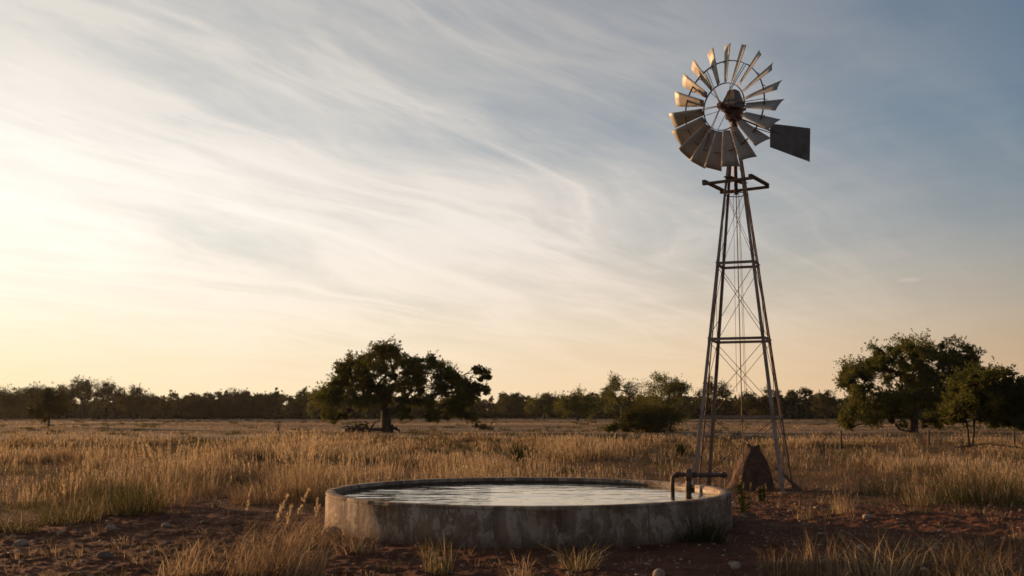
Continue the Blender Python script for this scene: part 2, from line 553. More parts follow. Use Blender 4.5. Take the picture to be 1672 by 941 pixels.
    h = np.append(h, rs.uniform(0.12, 0.42, M_)); w = np.append(w, np.maximum(0.02, 0.0005 * wd)); tt = np.append(tt, rs.uniform(0.66, 0.95, M_)); N = len(x)
    P = np.stack([x, y, gz(x, y) - 0.02], 1)
    V, T = blade_arrays(P, rs.uniform(0, 2 * PI, N), h, w, rs.uniform(0.3, 1.6, N), tt)
    tag(link('pasture_grass', blade_mesh('pasture_grass', V, T)), 'short dry pasture grass running out to the far trees', 'grass', kind='stuff')

    # --- sparse stubble and low tufts on the bare soil round the tank
    x, y = wedge_points(rs, 5200, 8.5, 26, 1.4)
    n1 = fbm(x * 0.5, y * 0.5, 71, 3)
    right = sstep(2.5, 4.0, x) * sstep(16.5, 18.5, y) * (1 - sstep(21.5, 23, y))
    lowr = sstep(2.6, 4.0, x) * (1 - sstep(12.6, 13.6, y))
    lowl = sstep(-1.9, -2.6, x) * (1 - sstep(-5.2, -6.2, x) * 1.0) * (1 - sstep(12.0, 13.6, y))
    midl = sstep(-2.6, -3.4, x) * sstep(16.2, 17.5, y)
    p = 0.075 + 0.5 * sstep(0.55, 0.68, n1) * 0.25 + 0.22 * right + 0.55 * lowr + 0.32 * lowl + 0.45 * midl * sstep(0.42, 0.55, n1)
    k = (rs.uniform(0, 1, len(x)) < p) & keep_clear(x, y)
    x, y = x[k], y[k]
    low = (sstep(2.6, 4.0, x) * (1 - sstep(12.6, 13.6, y)))
    nb = 16
    cx, cy = np.repeat(x, nb), np.repeat(y, nb); N = len(cx)
    az = rs.uniform(0, 2 * PI, N); rr = np.abs(rs.normal(0, 0.09, N))
    px, py = cx + np.cos(az) * rr, cy + np.sin(az) * rr
    th = np.repeat(rs.uniform(0.35, 1.2, len(x)), nb)
    h = (0.15 + 0.13 * np.repeat(low, nb)) * th * rs.uniform(0.5, 1.2, N)
    grn = np.repeat(rs.uniform(0, 1, len(x)) < 0.35, nb)
    tt = np.where(grn, rs.uniform(0.6, 0.82, N), np.clip(rs.normal(0.33, 0.12, N), 0.05, 0.55))
    k = keep_clear(px, py)
    P = np.stack([px, py, gz(px, py) - 0.01], 1)
    V, T = blade_arrays(P[k], az[k], h[k], rs.uniform(0.004, 0.008, N)[k], rs.uniform(0.2, 1.1, N)[k], tt[k])
    # loose straw lying about
    x, y = wedge_points(rs, 16000, 8.5, 25, 1.2)
    pr = 0.25 + 0.75 * sstep(2.5, 4.0, x) * sstep(15.5, 17.5, y)
    k = (rs.uniform(0, 1, len(x)) < pr) & keep_clear(x, y)
    x, y = x[k], y[k]; N = len(x)
    P = np.stack([x, y, gz(x, y) + 0.006], 1)
    Vl, Tl = blade_arrays(P, rs.uniform(0, 2 * PI, N), rs.uniform(0.015, 0.04, N), rs.uniform(0.006, 0.016, N), rs.uniform(2.0, 5.5, N), np.clip(rs.normal(0.40, 0.12, N), 0.1, 0.56))
    tag(link('stubble_grass', blade_mesh('stubble_grass', np.vstack([V, Vl]), np.concatenate([T, Tl]))), 'sparse dry stubble and loose straw on the bare red soil', 'grass', kind='stuff')


field_grass()

# ------------------------------------------------------------------ single grass tufts
def tuft(name, label, px, py, wpx, hpx, n=120, tint=(0.3, 0.1), lean=(0.15, 0.9), heads=0, wind=None, group=None, cat='grass tuft', blade=0.006, seed=0, hh=0.9):
    group = group or ('stalks by the tank' if cat == 'grass stalk' else 'grass clumps around the tank')
    rs = np.random.RandomState(1000 + seed)
    g = G(px, py); z = gz1(g.x, g.y)
    s = g.y / F
    rad, H = wpx * s * 0.54, hpx * s * 1.22
    az = rs.uniform(0, 2 * PI, n)
    r0 = np.sqrt(rs.uniform(0, 1, n)) * rad * 0.62
    P = np.stack([np.cos(az) * r0, np.sin(az) * r0 * 0.8, np.full(n, -0.01)], 1)
    P[:, 2] += gz(P[:, 0] + g.x, P[:, 1] + g.y) - z
    h = H * rs.uniform(0.4, 1.05, n)
    ln = rs.uniform(*lean, n) * np.minimum(1.3, rad / max(H, 0.05) + 0.35)
    az2 = az + rs.normal(0, 0.9, n)
    bend = rs.uniform(0, 2 * PI)
    az2 = np.where(rs.uniform(0, 1, n) < 0.3, bend + rs.normal(0, 0.6, n), az2)
    h = np.where(rs.uniform(0, 1, n) < 0.45, h * 0.55, h); ln = np.where(rs.uniform(0, 1, n) < 0.15, ln * 2.0, ln)
    if wind is not None:
        az2 = np.where(rs.uniform(0, 1, n) < 0.75, wind + rs.normal(0, 0.5, n), az2)
    T = np.clip(rs.normal(tint[0], tint[1], n), 0, 1)
    if tint[0] < 0.56: T = np.minimum(T, 0.56)
    V, TT = blade_arrays(P, az2, h, rs.uniform(0.6, 1.4, n) * blade, ln, T, 0.9)
    o = link(name, blade_mesh(name, V, TT), None, (g.x, g.y, z))
    tag(o, label, cat, group)
    for q in range(heads):
        a = rs.uniform(0, 2 * PI); rr = rs.uniform(0, rad * 0.55)
        p0 = np.array([[math.cos(a) * rr, math.sin(a) * rr * 0.6, 0.0]])
        Hs = H * rs.uniform(0.95, 1.35) * hh
        a2 = a if wind is None else wind
        v1, t1 = blade_arrays(p0, np.array([a2]), np.array([Hs]), np.array([0.007]), np.array([rs.uniform(0.1, 0.35)]), np.array([0.45]))
        top = v1[4]; mid = (v1[2] + v1[3]) / 2
        m = 46
        f = rs.uniform(0.35, 1.0, m)
        pts = mid[None] * (1 - f[:, None]) + top[None] * f[:, None]
        pts[:, :2] += rs.normal(0, 0.007, (m, 2)); pts[:, 2] -= 0.01
        v2, t2 = blade_arrays(pts, rs.uniform(0, 2 * PI, m), rs.uniform(0.02, 0.05, m), rs.uniform(0.006, 0.012, m), rs.uniform(0.2, 0.7, m), np.clip(rs.normal(0.53, 0.03, m), 0.45, 0.56))
        link('seed_head', blade_mesh('seed_head', np.vstack([v1, v2]), np.concatenate([t1, t2])), o)
    return o


TUFTS = [
    # name, label, px, py, w, h, kwargs
    ('green_grass_clump', 'low green clump with glinting pale tips, below the rounder clump at left edge', 112, 854, 150, 66, dict(n=420, tint=(0.72, 0.10), heads=3, lean=(0.2, 0.8), hh=0.8)),
    ('green_grass_clump', 'rounded dark green clump beside pale seed stalks on the red soil', 212, 842, 175, 72, dict(n=620, tint=(0.78, 0.10), lean=(0.2, 0.8))),
    ('green_grass_clump', 'dark green clump at the edge of the tall grass, farther back than its neighbours', 118, 806, 180, 52, dict(n=520, tint=(0.78, 0.10))),
    ('green_grass_clump', 'flat green clump cut by the left edge of the photo', 22, 868, 130, 40, dict(n=380, tint=(0.72, 0.10), lean=(0.4, 1.1))),
    ('seed_grass_clump', 'dry clump topped with many pale seed plumes just left of the tank', 486, 820, 125, 74, dict(n=620, tint=(0.28, 0.13), heads=24, hh=0.98)),
    ('dry_grass_clump', 'small brown dry clump left of the plumed clump by the tank', 415, 826, 110, 50, dict(n=380, tint=(0.25, 0.12), heads=2)),
    ('seed_grass_clump', 'dry clump with a few tall pale seed stalks rising from it', 272, 830, 110, 70, dict(n=320, tint=(0.34, 0.12), heads=12, hh=1.05)),
    ('seed_grass_clump', 'pale seed stalks standing behind the tank rim at its left end', 562, 798, 50, 42, dict(n=90, tint=(0.34, 0.12), heads=6, hh=1.0)),
    ('seed_grass_clump', 'thin pale stalks behind the rim, right of another stalk group', 598, 794, 46, 40, dict(n=80, tint=(0.34, 0.12), heads=4)),
    ('leaning_grass_clump', 'tallest leaning dry clump in the front, left of the tank', 425, 938, 190, 108, dict(n=420, tint=(0.32, 0.13), wind=0.25, lean=(0.3, 0.9), heads=5, hh=0.9)),
    ('leaning_grass_clump', 'dry leaning clump touching the front left curve of the tank', 505, 893, 110, 62, dict(n=300, tint=(0.34, 0.13), wind=0.2, lean=(0.3, 0.9), heads=2)),
    ('leaning_grass_clump', 'thin dry clump with bent stems, leftmost of the front clumps', 300, 940, 130, 70, dict(n=170, tint=(0.34, 0.13), lean=(0.3, 1.0))),
    ('leaning_grass_clump', 'dry stems at the bottom edge between the tallest clump and the tank', 492, 946, 110, 84, dict(n=200, tint=(0.36, 0.12), wind=0.3, lean=(0.4, 1.0))),
    ('dry_grass_clump', 'dry brown clump between the pale seed stalks and the small brown clump', 335, 812, 110, 44, dict(n=360, tint=(0.24, 0.12), heads=2)),
    ('green_grass_clump', 'dark low clump in the tall grass edge midway between left edge and tank', 300, 798, 130, 36, dict(n=380, tint=(0.74, 0.12))),
    ('green_grass_clump', 'dark green clump at the tall grass edge between tower and large right clump', 1440, 808, 130, 44, dict(n=420, tint=(0.74, 0.14))),
    ('dry_grass_tuft', 'dry tuft against the lit left foot of the tank wall', 583, 905, 95, 44, dict(n=220, tint=(0.33, 0.14), lean=(0.3, 1.0))),
    ('green_grass_tuft', 'upright spiky green tuft in front of the tank wall', 716, 934, 66, 58, dict(n=130, tint=(0.66, 0.10), lean=(0.1, 0.7))),
    ('green_grass_tuft', 'wide yellow green tuft spreading on dark soil before the tank', 946, 928, 95, 48, dict(n=200, tint=(0.62, 0.08), lean=(0.3, 0.95))),
    ('dry_grass_tuft', 'small pale dry tuft at the bottom edge between two green tufts', 852, 944, 70, 32, dict(n=130, tint=(0.38, 0.12), lean=(0.3, 1.0))),
    ('dry_grass_tuft', 'faint thin weed against the shaded middle of the tank wall', 1022, 893, 70, 46, dict(n=60, tint=(0.40, 0.10), lean=(0.3, 1.2))),
    ('green_grass_clump', 'dark green clump in the shade at the right foot of the tank wall', 1135, 886, 140, 58, dict(n=560, tint=(0.85, 0.10), lean=(0.2, 0.9))),
    ('dry_grass_tuft', 'small upright dry tuft alone on the bare ground right of the tower', 1374, 838, 56, 42, dict(n=90, tint=(0.40, 0.12), lean=(0.1, 0.8))),
    ('dry_grass_tuft', 'tiny dry tuft near the foot of the nearest tower leg', 1312, 846, 50, 30, dict(n=70, tint=(0.36, 0.12))),
    ('green_grass_tuft', 'short greenish tuft where bare ground meets tall grass, right of the tower', 1500, 826, 80, 46, dict(n=200, tint=(0.64, 0.10))),
    ('green_grass_clump', 'large dark green clump at the edge of the tall grass, right side', 1598, 824, 210, 72, dict(n=900, tint=(0.80, 0.12), heads=4, hh=0.8)),
    ('dry_grass_clump', 'dry clump at the bottom edge, nearest to the two pale stones', 1275, 944, 110, 58, dict(n=170, tint=(0.22, 0.13), lean=(0.15, 0.7))),
    ('dry_grass_clump', 'tall shaded dry clump at the bottom edge with one stalk sticking up', 1335, 944, 90, 76, dict(n=110, tint=(0.22, 0.12), lean=(0.1, 0.6))),
    ('dry_grass_clump', 'broad dark clump in the shade around a pale stone', 1430, 944, 190, 66, dict(n=300, tint=(0.30, 0.24), lean=(0.15, 0.8))),
    ('dry_grass_clump', 'shaded clump nearest the bottom right corner', 1590, 946, 190, 72, dict(n=260, tint=(0.20, 0.14), lean=(0.15, 0.8))),
    ('grass_stalk', 'lone tall reddish stalk leaning left near the right edge', 1664, 900, 16, 78, dict(n=3, tint=(0.42, 0.05), wind=2.9, lean=(0.2, 0.5), blade=0.009, cat='grass stalk')),
]
for i, (nm, lb, px, py, w_, h_, kw) in enumerate(TUFTS):
    tuft(nm, lb, px, py, w_, h_, seed=i, **kw)


# leafy weed beside the tank
def weed(label, px, py, wpx, hpx, seed):
    rs = random.Random(seed)
    g = G(px, py); z = gz1(g.x, g.y); s = g.y / F
    rad, H = wpx * s * 0.5, hpx * s
    root = empty('leafy_weed', (g.x, g.y, z)); tag(root, label, 'weed', 'leafy weeds by the tank')
    for q in range(9):
        a = rs.uniform(0, 2 * PI); rr = rad * rs.uniform(0.2, 0.9); hh = H * rs.uniform(0.5, 1.0)
        base = Vector((math.cos(a) * rr * 0.35, math.sin(a) * rr * 0.35, -0.02)); tip = Vector((math.cos(a) * rr, math.sin(a) * rr, hh))
        pts = [base.lerp(tip, t) + Vector((0, 0, 0.05 * math.sin(t * PI))) for t in (0, 0.35, 0.7, 1)]
        mb = MB(); mb.tube(pts, [0.006, 0.005, 0.004, 0.002], 5)
        st = mb.build('stem', M['weed'], root)
        lf = MB()
        for k in range(16):
            t = rs.uniform(0.15, 0.95); p = base.lerp(tip, t)
            b = rs.uniform(0, 2 * PI); L = rs.uniform(0.05, 0.10); W = L * 0.35
            d = Vector((math.cos(b), math.sin(b), rs.uniform(-0.2, 0.7))).normalized(); sd = d.cross(Vector((0, 0, 1))).normalized()
            lf.add([p, p + d * L * 0.5 + sd * W, p + d * L, p + d * L * 0.5 - sd * W], [(0, 1, 2, 3)])
        lf.build('foliage', M['weed'], st)
        if q % 2 == 0:
            n = 22
            P = np.array([list(tip + Vector((rs.gauss(0, 0.008), rs.gauss(0, 0.008), rs.uniform(-0.10, 0.03)))) for _ in range(n)])
            r2 = np.random.RandomState(seed + q)
            v, t = blade_arrays(P, r2.uniform(0, 6.28, n), r2.uniform(0.02, 0.05, n), r2.uniform(0.008, 0.014, n), r2.uniform(0.2, 0.7, n), np.clip(r2.normal(0.3, 0.12, n), 0, .55))
            link('flower_spike', blade_mesh('flower_spike', v, t), st)


weed('leafy green weed with brownish flower spikes right beside the tank', 1218, 838, 60, 62, 3)
weed('low leafy weed between the tank and the nearest tower leg', 1246, 820, 34, 34, 8)


def yucca(label, px, py, wpx, hpx, seed, dry=False):
    rs = np.random.RandomState(seed)
    g = G(px, py); z = gz1(g.x, g.y); s = g.y / F
    rad, H = wpx * s * 0.5, hpx * s
    root = empty('yucca', (g.x, g.y, z)); tag(root, label, 'yucca', 'spiky yuccas in the field')
    n = 110
    mb = MB()
    for k in range(n):
        a = rs.uniform(0, 2 * PI); el = rs.uniform(0.25, 1.5)
        L = H * rs.uniform(0.6, 0.85); d = Vector((math.cos(a) * math.cos(el), math.sin(a) * math.cos(el), math.sin(el)))
        sd = d.cross(Vector((0, 0, 1))).normalized() * 0.016
        p = Vector((0, 0, 0.12 * H)); 
        mb.add([p - sd, p + sd, p + d * L * 0.5 + sd * 1.2, p + d * L, p + d * L * 0.5 - sd * 1.2], [(0, 1, 2, 4), (4, 2, 3)])
    mb.build('leaf_rosette', M['yucca'], root)
    for q in range(3):
        m = 40
        x0 = rs.uniform(-0.1, 0.1)
        P = np.stack([x0 + rs.normal(0, 0.02, m), rs.normal(0, 0.02, m), rs.uniform(0.5 * H, H * (1.15 - 0.12 * q), m)], 1)
        v, t = blade_arrays(P, rs.uniform(0, 6.28, m), rs.uniform(0.03, 0.08, m), rs.uniform(0.01, 0.02, m), rs.uniform(0.2, 0.7, m), np.clip(rs.normal(0.3, 0.1, m), 0, .55))
        v2, t2 = blade_arrays(np.array([[x0, 0, 0.1]]), np.array([0.0]), np.array([H]), np.array([0.014]), np.array([0.03]), np.array([0.25]))
        link('flower_stalk', blade_mesh('flower_stalk', np.vstack([v, v2]), np.concatenate([t, t2])), root)


yucca('larger spiky dark green yucca rising from dry grass behind the tank', 848, 768, 52, 56, 5)
yucca('smaller spiky yucca just left of the tower leg in the field', 1112, 750, 46, 34, 6)


# ------------------------------------------------------------------ stones and gravel
def ico(sub=3):
    import bmesh
    bm = bmesh.new(); bmesh.ops.create_icosphere(bm, subdivisions=sub, radius=1.0)
    V = np.array([v.co[:] for v in bm.verts]); Fc = [[v.index for v in f.verts] for f in bm.faces]
    bm.free(); return V, Fc


IV, IF = ico(3)


def stone(label, px, py, wpx, hpx, seed, mat='rock', flat=1.0):
    rs = np.random.RandomState(seed)
    g = G(px, py); z = gz1(g.x, g.y); s = g.y / F
    a, h = wpx * s * 0.43, hpx * s * 0.85
    V = IV.copy()
    o1, o2 = rs.uniform(0, 50, 2)
    nz = fbm(V[:, 0] * 1.3 + o1, V[:, 1] * 1.3 + V[:, 2] * 0.9 + o2, seed, 3)
    V *= (0.78 + 0.44 * nz)[:, None]
    V *= np.array([a, a * rs.uniform(0.7, 1.0), h * 0.62])
    c, s_ = math.cos(rs.uniform(-.5, .5)), 0.2
    me = mesh_from('stone', V, [3] * len(IF), np.array(IF).ravel(), M[mat], True)
    o = link('stone', me, None, (g.x, g.y, z + h * 0.36))
    o.rotation_euler = (rs.uniform(-.15, .15), rs.uniform(-.15, .15), rs.uniform(0, 3))
    tag(o, label, 'stone', 'stones lying on the red soil')


stone('rounded pale stone half sunk in red soil, nearest the left edge', 34, 890, 27, 14, 1)
stone('small pale round stone on the soil below the dark green clumps', 181, 869, 20, 12, 2)
stone('flat pinkish brown stone on bare soil, left of the front grass', 171, 912, 30, 12, 3, 'darkrock')
stone('small buff stone at the edge of the dry clumps, left of the tank', 271, 862, 18, 9, 4)
stone('smooth oval pale stone on dark soil right of the tank front', 1201, 926, 22, 14, 5)
stone('round pale stone cut by the bottom edge before the tank', 1076, 943, 24, 16, 6)
stone('pale stone showing through the shaded clump at bottom right', 1405, 897, 16, 9, 7)
stone('dull stone low in the dry clump right of the smooth oval one', 1346, 920, 18, 12, 8)
stone('dark rough stone leaning on the lit left foot of the tank', 541, 882, 44, 26, 9, 'darkrock')
stone('dark clod like stone on the soil left of the front grass', 335, 858, 18, 8, 10, 'darkrock')
stone('thin pale chip lying on bare ground beyond the shaded strip', 1416, 846, 18, 9, 11)
stone('small pale chip close beside the right curve of the tank', 1212, 846, 14, 8, 12)


def gravel():
    rs = np.random.RandomState(12)
    x, y = wedge_points(rs, 5600, 8.5, 24, 1.3, 33)
    k = (rs.uniform(0, 1, len(x)) < dirt_mask(x, y)) & keep_clear(x, y)
    x, y = x[k], y[k]; n = len(x)
    V0, F0 = ico(1)
    sz = np.clip(rs.lognormal(-4.35, 0.55, n), 0.006, 0.05)
    S = np.stack([sz, sz * rs.uniform(0.6, 1, n), sz * rs.uniform(0.35, 0.7, n)], 1)
    V = V0[None] * S[:, None] * (1 + rs.normal(0, 0.12, (n, len(V0), 1)))
    a = rs.uniform(0, 2 * PI, n); c, s = np.cos(a), np.sin(a)
    vx = V[..., 0] * c[:, None] - V[..., 1] * s[:, None]; vy = V[..., 0] * s[:, None] + V[..., 1] * c[:, None]
    V = np.stack([vx + x[:, None], vy + y[:, None], V[..., 2] + (gz(x, y) + sz * 0.15)[:, None]], -1).reshape(-1, 3)
    Fq = (np.array(F0)[None] + (np.arange(n) * len(V0))[:, None, None]).reshape(-1)
    me = mesh_from('gravel', V, np.full(n * len(F0), 3), Fq, M['rock'])
    tag(link('gravel', me), 'small pale pebbles scattered over the red soil', 'gravel', kind='stuff')


gravel()

# ------------------------------------------------------------------ stock tank and water
def tank():
    root = empty('stock_tank', (TX, TY, 0))
    tag(root, 'low round concrete stock tank brimming with water', 'water tank')
    ti, n = 0.155, 160
    mb = MB()
    prof = [(TR + 0.012, -0.35), (TR + 0.010, 0.0), (TR + 0.004, 0.2), (TR, TZ - 0.045), (TR - 0.003, TZ - 0.043)]
    def wob(a, i):
        return 1 + 0.0016 * math.sin(a * 7 + i) + 0.0012 * math.sin(a * 17 + 2 * i)
    mb.lathe(prof, n=n, wob=wob)
    mb.build('wall', M['concrete'], root, True)
    mb = MB()
    mb.lathe([(TR - ti, TZ - 0.05), (TR - ti, -0.1), (0.3, -0.12)], n=n)
    mb.build('basin', M['inner'], root, True)
    mb = MB()
    pr = [(TR - 0.003, TZ - 0.046), (TR + 0.004, TZ - 0.030), (TR + 0.002, TZ - 0.008), (TR - 0.010, TZ), (TR - ti + 0.012, TZ - 0.001), (TR - ti - 0.003, TZ - 0.010), (TR - ti - 0.004, TZ - 0.052)]
    def wob2(a, i):
        ch = float(fbm(np.array([math.cos(a) * 9]), np.array([math.sin(a) * 9]), 14 + (i > 3), 4)[0])
        k = -1 if i < 4 else 1
        return 1 + 0.0012 * math.sin(a * 7 + i) + k * 0.012 * max(0, ch - 0.58) / 0.2 * (1 if i in (1, 2, 3, 4, 5) else 0)
    mb.lathe(pr, n=420, wob=wob2)
    mb.build('rim', M['concrete'], root, True)
    w = MB()
    rr = [0.0, 0.5, 1.0, 1.5, 2.0, 2.4, 2.7, TR - ti + 0.02]
    w.lathe([(max(r_, 0.001), 0.0) for r_ in rr], c=(TX, TY, TZ - 0.078), n=96)
    o = w.build('water', M['water'], None, True)
    tag(o, kind='structure')


tank()


def pipe():
    Yp = 16.5
    root = empty('water_pipe', U(1124, 800, Yp)); tag(root, 'grey iron pipe bending over the tank rim into the water', 'pipe')
    off = Vector(root.location)
    def P(px, py, Y): return U(px, py, Y) - off
    r_ = 0.033
    mb = MB()
    a = P(1098, 806, Yp); top = P(1098, 775, Yp)
    pts = [a, Vector((top.x, top.y, top.z - 0.07))]
    for k in range(1, 7):
        t = k / 6 * PI / 2
        pts.append(Vector((top.x + 0.075 * (1 - math.cos(t)), top.y, top.z - 0.075 + 0.075 * math.sin(t))))
    pts += [P(1124, 775, Yp), P(1150, 775.6, Yp + 0.08), P(1186, 776, Yp + 0.2)]
    mb.tube(pts, r_, 12)
    mb.build('spout', M['pipe'], root, True)
    mb = MB(); mb.tube([P(1124, 812, Yp), P(1124, 766, Yp)], 0.046, 14); mb.tube([P(1124, 785, Yp), P(1124, 769, Yp)], 0.056, 14)
    mb.build('standpipe', M['pipe'], root, True)
    for px, dy in ((1104.5, 0), (1133, 0.03), (1181, 0.185)):
        c = P(px, 775.6, Yp + dy); mb = MB(); mb.tube([c - Vector((0.03, 0, 0)), c + Vector((0.03, 0.004, 0))], 0.047, 12)
        mb.build('coupling', M['iron'], root, True)


pipe()

# ------------------------------------------------------------------ windmill
WX, WY = 4.90, 22.35


def windmill():
    z0 = gz1(WX, WY)
    root = empty('windmill', (WX, WY, 0))
    tag(root, 'tall weathered steel farm windmill with golden lit upper blades', 'windmill')
    O = Vector((WX, WY, 0))
    zap = U(1198, 176, WY).z
    a, b = 1.20, 0.55
    C = [Vector((a, b, 0)), Vector((-b, a, 0)), Vector((-a, -b, 0)), Vector((b, -a, 0))]      # right, back, left, front
    def zp(py): return U(1205, py, WY).z
    def half(z): return max(0.07, (1 - z / (zap + 0.15)))
    def leg_at(i, z): return Vector((C[i].x * half(z), C[i].y * half(z), z))
    ztop = zp(208)
    L = 0.078
    for i in range(4):
        mb = MB()
        b0, b1 = leg_at(i, -0.25), leg_at(i, ztop)
        u1 = (C[(i + 1) % 4] - C[i]).normalized(); u2 = (C[(i - 1) % 4] - C[i]).normalized()
        th = 0.009
        for (p, q) in ((u1, u2), (u2, u1)):
            vs = []
            for (e, sc) in ((b0, 1.0), (b1, 0.62)):
                vs += [e, e + p * L * sc, e + p * L * sc + q * th, e + q * th] if p is u1 else [e + q * th, e + q * th + p * (L * sc - th), e + p * L * sc, e + p * th]
            if p is u1:
                mb.add(vs, [(0, 1, 5, 4), (1, 2, 6, 5), (2, 3, 7, 6), (3, 0, 4, 7), (3, 2, 1, 0), (4, 5, 6, 7)])
            else:
                # second flange butts against the first
                vs = []
                for (e, sc) in ((b0, 1.0), (b1, 0.62)):
                    vs += [e + u1 * 0.0 + u2 * th, e + u2 * L * sc, e + u2 * L * sc + u1 * th, e + u2 * th + u1 * th]
                mb.add(vs, [(0, 1, 5, 4), (1, 2, 6, 5), (2, 3, 7, 6), (3, 0, 4, 7), (3, 2, 1, 0), (4, 5, 6, 7)])
        mb.build('leg', M['legm'], root)
    levels = [0.12, zp(681), zp(556), zp(433), zp(311), zp(232)]
    for li, z in enumerate(levels[1:4]):
        for i in range(4):
            p, q = leg_at(i, z), leg_at((i + 1) % 4, z)
            mb = MB(); mb.bar(p + (q - p) * 0.004 + Vector((0, 0, 0.0)), q - (q - p) * 0.004, 0.012, 0.05)
            dn = (q - p).normalized()
            mb.bar(p.lerp(q, 0.02) + Vector((0, 0, 0.028)), p.lerp(q, 0.98) + Vector((0, 0, 0.028)), 0.05, 0.008)
            mb.build('girt', M['legm'], root)
    for li in range(5):
        za, zb = levels[li] + 0.03, levels[li + 1] - 0.03
        for i in range(4):
            j = (i + 1) % 4
            for (s, e, off) in ((i, j, 0.012), (j, i, -0.012)):
                if li == 4 and off < 0: continue
                p, q = leg_at(s, za), leg_at(e, zb)
                nrm = (C[i] + C[j]).normalized()
                m = (p + q) / 2 + Vector((nrm.x, nrm.y, 0)) * off * 0.6
                mb = MB(); mb.tube([p, m, q], 0.0065 if li < 3 else 0.005, 5)
                mb.build('brace_rod', M['iron'], root)
    # slender climbing rails on two faces
    for (i, j, t0, t1) in ((2, 1, 0.42, 0.42), (0, 3, 0.16, 0.2)):
        p = leg_at(i, 0.0).lerp(leg_at(j, 0.0), t0); q = leg_at(i, zp(311)).lerp(leg_at(j, zp(311)), t1)
        mb = MB(); mb.tube([p, p.lerp(q, 0.5), q], [0.017, 0.014, 0.011], 7)
        mb.build('side_rail', M['iron'], root)
    # concrete footing under each leg
    for i in range(4):
        mb = MB(); p = leg_at(i, 0.0); zz = gz1(p.x + WX, p.y + WY)
        mb.lathe([(0.15, -0.25), (0.14, zz + 0.02), (0.11, zz + 0.045), (0.001, zz + 0.05)], c=(p.x * 1.0, p.y, 0), n=14)
        mb.build('footing', M['concrete'], root)
    # platform: four crossing timbers and a few boards
    zpf = zp(301)
    hd = 0.74 / math.hypot(a, b)
    pc = [Vector((x_, y_, zpf)) for x_, y_ in ((0.72, 0.16), (-0.16, 0.72), (-0.72, -0.16), (0.16, -0.72))]
    plat = MB()
    for i in range(4):
        p, q = pc[i], pc[(i + 1) % 4]; e = (q - p).normalized() * 0.04
        dz = Vector((0, 0, 0.029 if i % 2 else -0.029))
        plat.bar(p - e + dz, q + e + dz, 0.085, 0.055)
    po = plat.build('platform', M['wood'], root); bevel(po, 0.008)
    for t in (0.5,):
        p, q = pc[0].lerp(pc[1], t), pc[3].lerp(pc[2], t)
        mb = MB(); mb.bar(p + Vector((0, 0, 0.12)), q + Vector((0, 0, 0.072)), 0.15, 0.026); mb.build('board', M['wood'], po)
    # lower little ring under the platform
    zr = zp(318)
    mb = MB(); mb.tube([Vector((0.23 * math.cos(t * PI / 12), 0.23 * math.sin(t * PI / 12), zr)) for t in range(24)], 0.011, 6, closed=True)
    mb.build('band', M['iron'], root)
    # mast, pump rod and guide wires
    zh = zp(181)
    mb = MB(); mb.tube([(0, 0, zp(318)), (0, 0, zh - 0.15)], 0.042, 12); mb.build('mast_pipe', M['iron'], root, True)
    mb = MB(); mb.tube([(0, 0, 0.05), (0, 0, zp(318))], 0.011, 6); mb.build('pump_rod', M['iron'], root)
    for dx, dy in ((0.07, 0.02), (-0.05, 0.05), (0.03, -0.07)):
        mb = MB(); mb.tube([(dx * 1.6, dy * 1.6, zp(640)), (dx * 1.3, dy * 1.3, zp(450)), (dx, dy, zp(315))], 0.0045, 5); mb.build('pull_wire', M['iron'], root)

    # wheel --------------------------------------------------------------
    th = R(45)
    ax = Vector((-math.sin(th), -math.cos(th), 0)); e2 = Vector((0, 0, 1)); e1 = e2.cross(ax) * 1.0
    e1 = Vector((math.cos(th), -math.sin(th), 0))
    wc = Vector((0, 0, zp(180.5))) + ax * 0.40
    R0, R1, Ri, Rm = 0.54, 1.375, 0.52, 1.01
    def pol(r_, ph, s=0.0): return wc + (e1 * math.cos(ph) + e2 * math.sin(ph)) * r_ + ax * s
    wb = MB()
    for r_, w in ((Ri, 0.035), (Rm, 0.038)):
        ring = []; n = 96
        for k in range(n):
            ph = 2 * PI * k / n
            ring += [pol(r_ - 0.007, ph, -w / 2), pol(r_ + 0.007, ph, -w / 2), pol(r_ + 0.007, ph, w / 2), pol(r_ - 0.007, ph, w / 2)]
        fs = [(4 * k + j, 4 * ((k + 1) % n) + j, 4 * ((k + 1) % n) + (j + 1) % 4, 4 * k + (j + 1) % 4) for k in range(n) for j in range(4)]
        wb.add(ring, fs)
    NB = 19
    ph0 = R(90 - 4.0)
    for k in range(6):
        ph = ph0 + 2 * PI * (k + 0.5) / 6
        for dph in (-0.055, 0.055):
            wb.tube([pol(0.06, ph + dph * 2, 0.10), pol(Rm, ph + dph * 0.55, 0.0)], 0.0085, 5)
        wb.tube([pol(0.06, ph + 0.25, -0.16), pol(Ri, ph + 0.25, -0.01)], 0.007, 5)
    wb.tube([wc - ax * 0.30, wc + ax * 0.15], 0.035, 12)
    wb.tube([wc + ax * 0.06, wc + ax * 0.15], 0.085, 14); wb.tube([wc - ax * 0.20, wc - ax * 0.12], 0.085, 14)
    wb.tube([wc + ax * 0.15, wc + ax * 0.19], 0.05, 10)
    wheel = wb.build('wheel', M['iron'], root)
    beta = R(41)
    rs = random.Random(4)
